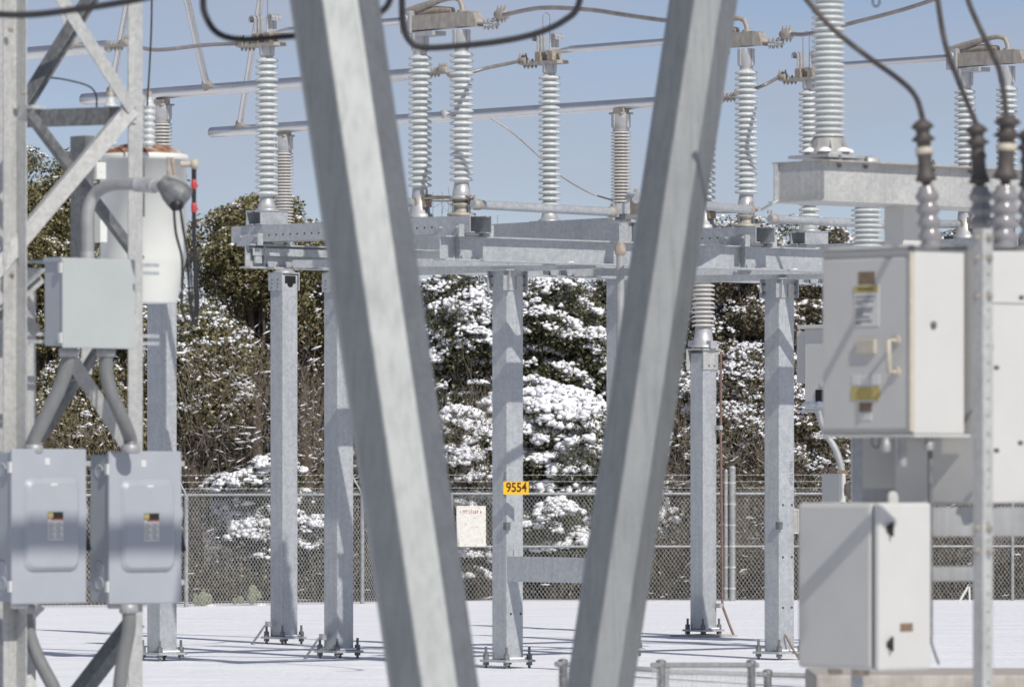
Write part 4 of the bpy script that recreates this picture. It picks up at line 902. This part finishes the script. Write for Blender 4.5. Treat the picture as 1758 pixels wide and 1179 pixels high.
for k in range(3):
    m = MB()
    for i in range(len(FP) - 1):
        a, b = fseg(i); L = (b - a).length; n = int(L / .1); m.tube([a + Z * (fz + .10 + .11 * k) + Vector((-.05 - .04 * k, .05 * k, 0)), b + Z * (fz + .10 + .11 * k) + Vector((-.05 - .04 * k, .05 * k, 0))], .004, 4)
        for j in range(n):
            q = a.lerp(b, j / n) + Z * (fz + .10 + .11 * k) + Vector((-.05 - .04 * k, .05 * k, 0)); m.bar(q - Z * .02 + (b - a).normalized() * -.01, q + Z * .02 + (b - a).normalized() * .01, .004, .004, (0, 1, 0))
    m.build('barbed_wire', M['rail'], fe)
def fence_at(px):
    for i in range(len(FP) - 1):
        a, b = fseg(i); k = (px - CX) / F; d = b - a; t = (k * a.y - a.x) / (d.x - k * d.y)
        if -1e-6 <= t <= 1.000001: return a + d * t
for (px, r, arm) in ((15, .03, 1), (320, .036, 1), (622, .036, 1), (775, .03, 0), (1040, .03, 0), (1450, .03, 0), (1738, .03, 0)):
    q = fence_at(px); m = MB(); m.tube([q - Vector((0, .04, 0)), q + Z * (fz + .02) - Vector((0, .04, 0))], r, 12)
    if arm: m.tube([q + Z * (fz + .0) - Vector((0, .04, 0)), q + Z * (fz + .36) + Vector((-.20, .1, 0))], .018, 8)
    m.build('fence_post', M['rail2'], fe)
for (px, r, zt) in ((1246, .032, 2.22), (1257, .055, 2.28)):
    q = fence_at(px); m = MB(); m.tube([q - Vector((0, .09, 0)), q + Z * zt - Vector((0, .09, 0))], r, 14); m.lathe(q + Z * zt - Vector((0, .09, 0)), [(r * 1.1, -.03), (r * 1.1, .0), (r * .5, .03)], 12); gp = m.build('gate_post', M['rail2'], fe)
    m = MB()
    for k in range(6): m.lathe(q + Z * (.2 + k * .36) - Vector((0, .09, 0)), [(r * 1.15, 0), (r * 1.15, .03)], 12)
    m.build('tension_band', M['rail'], gp)
q = fence_at(809) - Vector((0, .07, 0)); s_ = F / q.y
zs0, zs1 = 2.3 + (800 - 938) / s_, 2.3 + (800 - 868) / s_
fs = thing('fence_sign', 'weathered white notice board with faded red heading wired to the fence', 'sign', (q.x, q.y, zs0))
m = MB(); m.hexa((q.x - .25, q.y, zs0), Vector((.5, .012, 0)), Vector((0, .006, 0)), Z * (zs1 - zs0)); bd = m.build('sign_board', M['fsign'], fs)
m = MB(); random.seed(3); x = q.x - .19
while x < q.x + .17:
    w = random.uniform(.012, .03); h = random.uniform(.045, .06); m.hexa((x, q.y - .0012 + (x - q.x + .25) * .024, zs1 - .13), Vector((w * .45, 0, 0)), Vector((0, .001, 0)), Z * h); m.hexa((x, q.y - .0012 + (x - q.x + .25) * .024, zs1 - .13 + h * random.choice((0, .4, .8))), Vector((w, 0, 0)), Vector((0, .001, 0)), Z * .012); x += w + random.choice((.008, .012, .03))
m.build('faded_heading', M['ink_red'], bd)
q = fence_at(1364) - Vector((0, .07, 0)); f2 = thing('fence_sign', 'small framed notice on the fence half hidden by the right steel column', 'sign', (q.x, q.y, 1.1))
m = MB(); m.hexa((q.x - .16, q.y, 1.15), Vector((.24, .004, 0)), Vector((0, .005, 0)), Z * .42); m.build('sign_board', M['concrete'], f2)
m = MB()
for (x0, z0, w, h) in ((-.16, 1.15, .24, .02), (-.16, 1.55, .24, .02), (.06, 1.17, .02, .38)): m.hexa((q.x + x0, q.y - .008, z0), Vector((w, .004, 0)), Vector((0, .004, 0)), Z * h)
m.build('sign_frame', M['white'], f2)

# ------------------------------------------------------------------ low mesh guard in front
lf = thing('low_mesh_fence', 'low pipe railing with fine wire mesh along the bottom edge', 'railing', P(1130, 1179, 186)); lf.location.z = 0
def rail(px0, py0, s0, px1, py1, s1, posts):
    a, b = P(px0, py0, s0), P(px1, py1, s1); m = MB(); m.tube([a, b], .024, 12); m.build('rail', M['rail2'], lf)
    for u in posts:
        q = a.lerp(b, u); m = MB(); m.tube([Vector((q.x, q.y, 0)), Vector((q.x, q.y, q.z + .03))], .04, 12); m.lathe(Vector((q.x, q.y, q.z + .03)), [(.045, -.03), (.045, .01), (.02, .02)], 12); m.build('rail_post', M['galv_dark'], lf)
    v0 = len(VV2)
    d = b - a; n = int(d.length / .022)
    for j in range(n):
        q = a.lerp(b, j / n); wire2([(q.x, q.y, q.z - .01), (q.x, q.y, .02)], .0022)
    k = 0
    while a.z - .04 - k * .05 > .03:
        wire2([(a.x, a.y - .003, a.z - .04 - k * .05), (b.x, b.y - .003, b.z - .04 - k * .05)], .0022); k += 1
VV2 = []; FF2 = []
def wire2(pts, r):
    n0 = len(VV2); dd = Vector(pts[1]) - Vector(pts[0]); u = dd.orthogonal().normalized(); w = dd.normalized().cross(u)
    for p in pts:
        for k in range(3):
            a = 2.094 * k; e = (u * math.cos(a) + w * math.sin(a)) * r; VV2.append((p[0] + e.x, p[1] + e.y, p[2] + e.z))
    for k in range(3): FF2.append((n0 + k, n0 + (k + 1) % 3, n0 + 3 + (k + 1) % 3, n0 + 3 + k))
rail(1120, 1141, 192, 1300, 1141, 186, (0.08, .94))
rail(955, 1139, 192, 1140, 1150, 187, (.06,))
rail(1130, 1152, 187, 1420, 1160, 181, (0.04, .64, .97))
npmesh('wire_mesh', np.array(VV2), np.array(FF2), M['rail'], lf)

# ------------------------------------------------------------------ prickly pears, lone debris
def pear(px, s, sizes, label):
    q = Vector(((px - CX) / s, F / s, 0)); t = thing('prickly_pear', label, 'cactus', q, 'prickly pears at the fence foot'); 
    for (dx, z, r, tl) in sizes:
        c = q + Vector((dx, random.uniform(-.05, .05), z)); m = MB(); vs = []; seg = 12
        rx, rz, ry = r * .8, r, r * .22
        prof = [(math.sin(a) * 1.0, -math.cos(a)) for a in np.linspace(.02, math.pi - .02, 9)]
        vs = []
        for pr_, pz in prof:
            for k in range(seg):
                a = 2 * math.pi * k / seg; x = math.cos(a) * pr_ * rx; y = math.sin(a) * pr_ * ry; zz = pz * rz
                vs.append(c + Vector((x * math.cos(tl) - zz * math.sin(tl), y, x * math.sin(tl) + zz * math.cos(tl))))
        m.add(vs, [(i * seg + k, i * seg + (k + 1) % seg, (i + 1) * seg + (k + 1) % seg, (i + 1) * seg + k) for i in range(8) for k in range(seg)], True); m.build('pad', M['cactus'], t)
    m = MB(); m.lathe(q + Vector((.16, -.05, 0)), [(.11, -.02), (.07, .02), (.02, .035)], 9); m.build('snow_mound', M['snow'], t)
pear(346, 104.2, [(-.08, .09, .09, .2), (.02, .12, .12, 0), (.10, .11, .10, -.1)], 'short prickly pear behind the fence close to its post')
pear(432, 103.6, [(0, .11, .10, .1), (.02, .24, .10, -.1), (-.18, .09, .07, .3), (.1, .17, .07, -.5), (-.28, .07, .06, 0)], 'larger prickly pear with stacked pads behind the fence')

wm = thing('marker_bracket', 'small white angled bracket standing in the snow by the fence, seen past the rack', 'bracket', P(1657, 1032, 101)); wm.location.z = 0
m = MB(); m.bar(P(1664, 1003, 101), P(1646, 1034, 101), .035, .02, (0, -1, 0)); m.build('stay', M['white'], wm); m = MB(); m.bar(P(1664, 1003, 101), P(1665, 1034, 101), .03, .02, (0, -1, 0)); m.build('upright', M['white'], wm)
cp = MB(); q = P(1400, 1158, 222); cp.hexa(Vector((q.x, q.y, 0)), Vector((2.2, 0, 0)), Vector((0, 1.6, 0)), Z * q.z); tag(cp.build('concrete_plinth', M['concrete'], None, .02), 'low tan concrete plinth at the bottom right beneath the white cabinets', 'plinth')
# ------------------------------------------------------------------ trees
def unit(n):
    v = rng.normal(size=(n, 3)); return v / np.linalg.norm(v, axis=1, keepdims=True)
def leaf_quads(C, Rd, per, size, up=.35):
    per = int(per * 1.7); size = size * .84
    n = len(C) * per; idx = np.repeat(np.arange(len(C)), per); d = unit(n); rad = (.35 + .80 * rng.random(n) ** .5)[:, None]
    pos = C[idx] + d * rad * Rd[idx]; nr = d * .7 + unit(n) * .9; nr[:, 2] += up; nr /= np.linalg.norm(nr, axis=1, keepdims=True)
    t = np.cross(nr, unit(n)); t /= np.linalg.norm(t, axis=1, keepdims=True) + 1e-9; b = np.cross(nr, t); L = (size * (.45 + .75 * rng.random(n)))[:, None]; W = L * (.45 + .25 * rng.random(n))[:, None]
    V = np.stack([pos - t * L, pos + b * W, pos + t * L, pos - b * W], 1).reshape(-1, 3); return V, np.arange(n * 4).reshape(-1, 4)
_ph = (1 + 5 ** .5) / 2
ICO = np.array([(-1, _ph, 0), (1, _ph, 0), (-1, -_ph, 0), (1, -_ph, 0), (0, -1, _ph), (0, 1, _ph), (0, -1, -_ph), (0, 1, -_ph), (_ph, 0, -1), (_ph, 0, 1), (-_ph, 0, -1), (-_ph, 0, 1)]); ICO /= np.linalg.norm(ICO[0])
ICF = [(0, 11, 5), (0, 5, 1), (0, 1, 7), (0, 7, 10), (0, 10, 11), (1, 5, 9), (5, 11, 4), (11, 10, 2), (10, 7, 6), (7, 1, 8), (3, 9, 4), (3, 4, 2), (3, 2, 6), (3, 6, 8), (3, 8, 9), (4, 9, 5), (2, 4, 11), (6, 2, 10), (8, 6, 7), (9, 8, 1)]
def subdiv(V, Fc):
    V = [tuple(v) for v in V]; c = {}; out = []
    def mid(a, b):
        k = (min(a, b), max(a, b))
        if k not in c: m = np.array(V[a]) + np.array(V[b]); V.append(tuple(m / np.linalg.norm(m))); c[k] = len(V) - 1
        return c[k]
    for a, b, d in Fc: x, y, z = mid(a, b), mid(b, d), mid(d, a); out += [(a, x, z), (b, y, x), (d, z, y), (x, y, z)]
    return np.array(V), np.array(out)
ICV, ICT = subdiv(ICO, ICF)
def snow_blobs(C, Rd, per, size, lo=.15):
    """patches of small merged lumps lying on the upper side of each leaf clump; per = 1 scatters single lumps"""
    if per > 1:
        nb = 17 if size > .1 else (13 if size > .07 else 6); npad = max(2, int(per * (.58 if size > .07 else .7))); spread = .23 if size > .1 else (.20 if size > .07 else .14)
        n = len(C) * npad; idx = np.repeat(np.arange(len(C)), npad); d = unit(n); d[:, 2] = np.abs(d[:, 2]) * .9 + lo; d /= np.linalg.norm(d, axis=1, keepdims=True)
        w = (.35 + 1.1 * rng.random(n))[:, None]
        idx = np.repeat(idx, nb); d = np.repeat(d, nb, 0) + rng.normal(size=(n * nb, 3)) * np.array([1, 1, .55]) * spread * np.repeat(w, nb, 0); d /= np.linalg.norm(d, axis=1, keepdims=True)
        pos = C[idx] + d * Rd[idx] * (.92 + .22 * rng.random((n * nb, 1))); n = n * nb; sz = size * (.26 + .5 * rng.random(n) ** 1.6) * (1.0 if size > .07 else 1.0)
        V0, T0 = ICO, np.array(ICF)
    else:
        n = len(C); d = unit(n); pos = C + d * Rd; sz = size * (.3 + 1.0 * rng.random(n) ** 2); V0, T0 = ICO, np.array(ICF)
    k = len(V0); sc3 = np.stack([sz * (.8 + .8 * rng.random(n)), sz * (.8 + .8 * rng.random(n)), sz * (.6 + .4 * rng.random(n))], 1)
    V = pos[:, None, :] + V0[None] * sc3[:, None, :] * (1 + .25 * rng.normal(size=(n, k, 1)))
    return V.reshape(-1, 3), (T0[None] + (np.arange(n) * k)[:, None, None]).reshape(-1, 3)
def tree(name, label, px, s, ytop, ybot, wpx, leaf, nclump=42, per=520, lsize=.055, cr=(.34, .62), snow=0, ssize=.07, cat='tree', group='snowy trees behind the fence', flat=.72, slo=.10, depth=.8, cone=0.0, trunk=True):
    y = F / s; x = (px - CX) / s; z1 = EYE + (HY - ytop) / s; z0 = max(.15, EYE + (HY - ybot) / s); w = wpx / s
    t = thing(name, label, cat, (x, y, 0), group)
    cz = (z0 + z1) / 2; hz = (z1 - z0) / 2
    C = []; k = 0
    while len(C) < nclump and k < 9999:
        k += 1; d = rng.uniform(-1, 1, 3); rr = np.linalg.norm(d)
        if rr > 1 or rr < .25: continue
        f = 1 - cone * (d[2] + 1) / 2
        C.append((x + d[0] * w * .9 * f, y + d[1] * w * depth * f, cz + d[2] * hz * .9))
    C = np.array(C); r = rng.uniform(cr[0], cr[1], len(C)) * min(1, w / 1.2 + .35); Rd = np.stack([r * 1.1, r * 1.1, r * flat], 1)
    C[:, 2] = np.minimum(C[:, 2], z1 - Rd[:, 2] * .8)
    V, Fc = leaf_quads(C, Rd, per, lsize)
    m = MB()
    base = Vector((x, y, -.1)); top = Vector((x + rng.normal() * .15, y, z0 + (z1 - z0) * .75))
    if trunk:
        mid = base.lerp(top, .5) + Vector((rng.normal() * .12, 0, 0)); m.tube(spline([base, mid, top], 5), [.16 - .012 * i for i in range(11)], 8)
        for c in C[::2]:
            c = Vector(c); u = min(.95, max(.12, (c.z - .5) / max(top.z, .6) * .62)); a = base.lerp(top, u); md = a.lerp(c, .55) + Vector((rng.normal() * .12, rng.normal() * .12, .1)); m.tube([a, md, c], [.045, .03, .012], 5)
        tk_ = m.build('trunk', M['bark'], t)
    cw = npmesh('crown', V, Fc, M[leaf], t)
    if snow:
        V, Fc = snow_blobs(C, Rd, snow, ssize, slo); npmesh('snow_load', V, Fc, M['snow'], t, True)
    return t
def thicket(label, px, s, ytop, wpx, n=260, snow=500, leaf=None, per=60, rad=.0048, depth=1.2, ssz=.036, group='bare snowy thickets behind the fence'):
    y = F / s; x = (px - CX) / s; z1 = EYE + (HY - ytop) / s; w = wpx / s
    t = thing('bare_shrub', label, 'shrub', (x, y, 0), group); VS = []; FS = []; pts_all = []
    for i in range(int(n * 1.5)):
        q = np.array([x + rng.uniform(-1, 1) * w, y + rng.uniform(-1, 1) * depth, rng.uniform(0, z1 * .75) if i % 3 else 0.0]); d = np.array([rng.normal() * .6, rng.normal() * .4, 1.0 if i % 4 else .25]); d /= np.linalg.norm(d)
        L = min(rng.uniform(.5, 2.0), max(.3, (z1 - q[2]) / max(.2, d[2]))); ns = 7; r0 = rad * rng.uniform(.5, 1.6); n0 = len(VS)
        for k in range(ns):
            if k: d = d + rng.normal(size=3) * .22; d[2] -= .05 * k / ns; d /= np.linalg.norm(d); q = q + d * L / (ns - 1)
            rr = r0 * (1 - .75 * k / (ns - 1)); pts_all.append(q.copy())
            for a in (0, 2.094, 4.189): VS.append((q[0] + rr * math.cos(a), q[1] + rr * math.sin(a) * .8, q[2] + rr * math.sin(a) * .6))
        for k in range(ns - 1):
            for a in range(3): FS.append((n0 + k * 3 + a, n0 + k * 3 + (a + 1) % 3, n0 + k * 3 + 3 + (a + 1) % 3, n0 + k * 3 + 3 + a))
    npmesh('twig', np.array(VS), np.array(FS), M['twig'], t); pts_all = np.array(pts_all)
    if snow:
        i0 = rng.choice(len(pts_all) - 1, snow); i0 = i0[(i0 % 7) < 6]; p0 = pts_all[i0]; p1 = pts_all[i0 + 1]; u = rng.random((len(i0), 1)) * .6; q0 = p0 + (p1 - p0) * u; ax = (p1 - p0) * (.2 + .35 * rng.random((len(i0), 1))); ax[:, 2] *= .8
        n_ = len(i0); rr = (ssz * (.22 + .5 * rng.random(n_) ** 2))[:, None]; ah = ax / (np.linalg.norm(ax, axis=1, keepdims=True) + 1e-9); flat_ = (1 - np.abs(ah[:, 2:3]) ** 2) * .8 + .2
        V = ICO[None] * (rr * flat_)[:, None, :] * np.array([1, 1, .8]) * (1 + .2 * rng.normal(size=(n_, 12, 1))); V = V + ICO[None, :, 0:1] * ax[:, None, :] * .9 * flat_[:, None, :] + (q0 + np.array([0, 0, .01]))[:, None, :]
        npmesh('snow_load', V.reshape(-1, 3), (np.array(ICF)[None] + (np.arange(n_) * 12)[:, None, None]).reshape(-1, 3), M['snow'], t, True)
    if leaf:
        C = pts_all[rng.choice(len(pts_all), 160)]; V, Fc = leaf_quads(C, np.full((len(C), 3), .16), per, .035); npmesh('dead_leaves', V, Fc, M[leaf], t)
    return t
# left oaks
tree('oak_tree', 'olive oak seen through the lattice tower, tallest at the left', 75, 92, 222, 640, 130, 'leaf_olive', 54, 560, .05, snow=9, ssize=.04)
tree('oak_tree', 'olive oak between the transformer and the left leaning pole, branches open to sky', 440, 92, 315, 560, 112, 'leaf_olive', 40, 520, .05, (.3, .5), snow=7, ssize=.045)
tree('oak_tree', 'olive oak hidden behind the transformer tank', 235, 90, 275, 640, 95, 'leaf_olive', 30, 520, .05, snow=8, ssize=.045)
tree('oak_tree', 'low green oak dusted with snow left of the tank post, below the junction box', 150, 97, 600, 900, 120, 'leaf_olive', 34, 520, .05, snow=16, ssize=.045)
tree('oak_tree', 'low oak with snow flecks just right of the transformer post', 340, 96, 520, 740, 85, 'leaf_olive', 30, 460, .05, snow=24, ssize=.055)
tree('oak_tree', 'olive oak shoulder right of the left thin post, against the left leaning pole', 545, 90, 372, 640, 75, 'leaf_olive', 26, 520, .05, snow=9, ssize=.05)
tree('oak_tree', 'dark oak behind the left thicket, in deep shade', 420, 88, 470, 900, 130, 'leaf_brown', 40, 420, .055, snow=10, ssize=.05)
tree('snowy_shrub', 'green shrub heaped with snow over the left fence rail', 470, 99, 768, 985, 108, 'leaf_green', 34, 420, .045, (.28, .45), snow=30, ssize=.08, cat='shrub')
# centre, heavy snow
tree('cedar_tree', 'dark cedar with thick snow between left leaning pole and number plate column', 770, 94, 455, 720, 95, 'leaf_green', 44, 420, .045, (.3, .5), snow=21, ssize=.08)
tree('cedar_tree', 'low cedar bowed under heavy snow, left of the number plate column', 800, 98, 704, 930, 95, 'leaf_green', 30, 420, .045, (.34, .5), snow=18, ssize=.105, flat=.66)
tree('cedar_tree', 'dark green cedar right of the number plate column, high under the beams', 945, 92, 468, 720, 85, 'leaf_green', 40, 460, .045, (.3, .5), snow=17, ssize=.08)
tree('cedar_tree', 'dark cedar with snow shelves left of the right leaning pole', 1035, 91, 462, 720, 75, 'leaf_green', 38, 460, .045, (.3, .5), snow=18, ssize=.085)
tree('cedar_tree', 'cedar bent under heavy snow right of the number plate column', 935, 97, 655, 860, 85, 'leaf_green', 34, 420, .045, (.32, .52), snow=19, ssize=.105, flat=.66)
tree('cedar_tree', 'spreading snow laden cedar next to the right leaning pole at fence height', 1040, 97.5, 690, 960, 120, 'leaf_green', 40, 420, .045, (.32, .52), snow=17, ssize=.105, flat=.66)
tree('snowy_shrub', 'low snow topped shrub behind the fence below the notice board', 760, 99.2, 930, 1010, 90, 'leaf_green', 16, 380, .04, (.24, .36), snow=22, ssize=.085, cat='shrub')
tree('snowy_shrub', 'rounded snowy shrub behind the fence, right of the number plate column', 950, 99, 850, 985, 70, 'leaf_green', 18, 380, .04, (.26, .4), snow=20, ssize=.08, cat='shrub')
tree('cedar_tree', 'shaded cedar in the gap right of the right leaning pole', 1150, 95, 600, 900, 60, 'leaf_green', 26, 440, .045, (.3, .5), snow=18, ssize=.085)
# right, flecked oaks
tree('oak_tree', 'tall snow flecked oak behind the short bus post', 1265, 91, 348, 720, 95, 'leaf_brown', 46, 480, .045, (.28, .5), snow=30, ssize=.045)
tree('oak_tree', 'snow flecked oak rising above the right beams', 1395, 90, 352, 760, 100, 'leaf_brown', 46, 480, .045, (.28, .5), snow=34, ssize=.05)
tree('oak_tree', 'broad speckled oak low between short post and right column', 1270, 96, 580, 850, 80, 'leaf_brown', 34, 420, .045, (.28, .45), snow=60, ssize=.045)
tree('oak_tree', 'speckled oak beside the right column, under the breaker cabinet', 1405, 96, 640, 860, 70, 'leaf_brown', 30, 420, .045, (.28, .45), snow=56, ssize=.05)
tree('oak_tree', 'dark oak top behind the terminators at the right edge', 1690, 90, 375, 800, 120, 'leaf_brown', 40, 420, .05, snow=14, ssize=.045)
tree('oak_tree', 'shaded oak behind the white housings', 1540, 90, 400, 840, 100, 'leaf_brown', 34, 420, .05, snow=14, ssize=.045)
# dark back row that closes the gaps
for (px, yt, w, lab) in ((40, 330, 170, 'shaded back row oak far behind the lattice tower'), (300, 500, 150, 'shaded back row oak behind the transformer post'), (560, 470, 150, 'shaded back row oak behind the left leaning pole'), (760, 520, 130, 'shaded back row cedar behind the notice board'), (960, 500, 140, 'shaded back row cedar behind the centre gap'), (1140, 470, 130, 'shaded back row cedar behind the right leaning pole'), (1330, 440, 150, 'shaded back row oak behind the right column'), (1560, 460, 160, 'shaded back row oak behind the control cabinet'), (1760, 440, 150, 'shaded back row oak past the right edge')):
    tree('oak_tree', lab, px, 83, yt, 1010, w, 'leaf_green' if 700 < px < 1200 else 'leaf_brown', 46, 300, .085, (.5, .85), snow=5, ssize=.08, depth=.5, group='back row trees')
# bare thickets
thicket('brown bare thicket left of the thin post, crossed with snowy twigs', 400, 98.5, 500, 105, 520, 1500, 'leaf_brown', 14)
thicket('brown bare thicket right of the thin post, against the left leaning pole', 545, 98.5, 520, 60, 300, 700, 'leaf_brown', 14)
thicket('brown bare shrub with fine twigs left of the number plate column', 795, 98.8, 600, 52, 320, 260, 'leaf_brown', 10)
thicket('bare grey thicket behind the gate posts', 1265, 98.5, 700, 65, 320, 500, 'leaf_brown', 12)
thicket('bare grey thicket between right column and lower cabinet', 1405, 98.5, 760, 50, 260, 400, 'leaf_brown', 12)
thicket('bare thicket beneath the lattice tower boxes', 120, 102, 640, 110, 400, 600, 'leaf_brown', 16)
thicket('bare thicket under the right equipment rack', 1660, 98.5, 800, 110, 360, 300, 'leaf_brown', 12)
thicket('bare shrub right of the right leaning pole, behind barbed wire', 1160, 98.5, 640, 50, 260, 120, 'leaf_brown', 12)
# thin bare saplings poking above the beams
for (px, top, lab) in ((757, 318, 'thin bare sapling between the hinge insulators'), (845, 365, 'thin bare sapling above the beam, right of the hinge insulators'), (1385, 345, 'thin bare sapling in the sky below the box beam')):
    s = 88; t = thing('bare_sapling', lab, 'sapling', ((px - CX) / s, F / s, 0), 'bare saplings over the beams'); m = MB(); b0 = P(px, HY + 2.3 * s, s)
    for k in range(7):
        tp = P(px + rng.uniform(-30, 30), top + rng.uniform(0, 45), s); md = b0.lerp(tp, .6) + Vector((rng.normal() * .1, 0, 0)); m.tube(spline([b0, md, tp], 4), [.03, .026, .022, .018, .014, .011, .008, .006, .004], 5)
        for j in range(5):
            q = md.lerp(tp, rng.uniform(.3, .95)); m.tube([q, q + Vector((rng.normal() * .15, 0, rng.uniform(.1, .3)))], [.007, .003], 4)
    m.build('stem', M['twig'], t)
# undergrowth along the fence
n = 60; C = np.stack([rng.uniform(-10, 10, n * 6), rng.uniform(100.8, 103.5, n * 6), rng.uniform(.05, .75, n * 6)], 1); C[:, 1] -= np.where(C[:, 0] < -1, (-1 - C[:, 0]) * .45, 0)
V, Fc = leaf_quads(C, np.full((len(C), 3), .34), 130, .04); o = npmesh('undergrowth', V, Fc, M['leaf_brown']); o['kind'] = 'stuff'; o['label'] = 'brown undergrowth along the foot of the fence'; o['category'] = 'undergrowth'
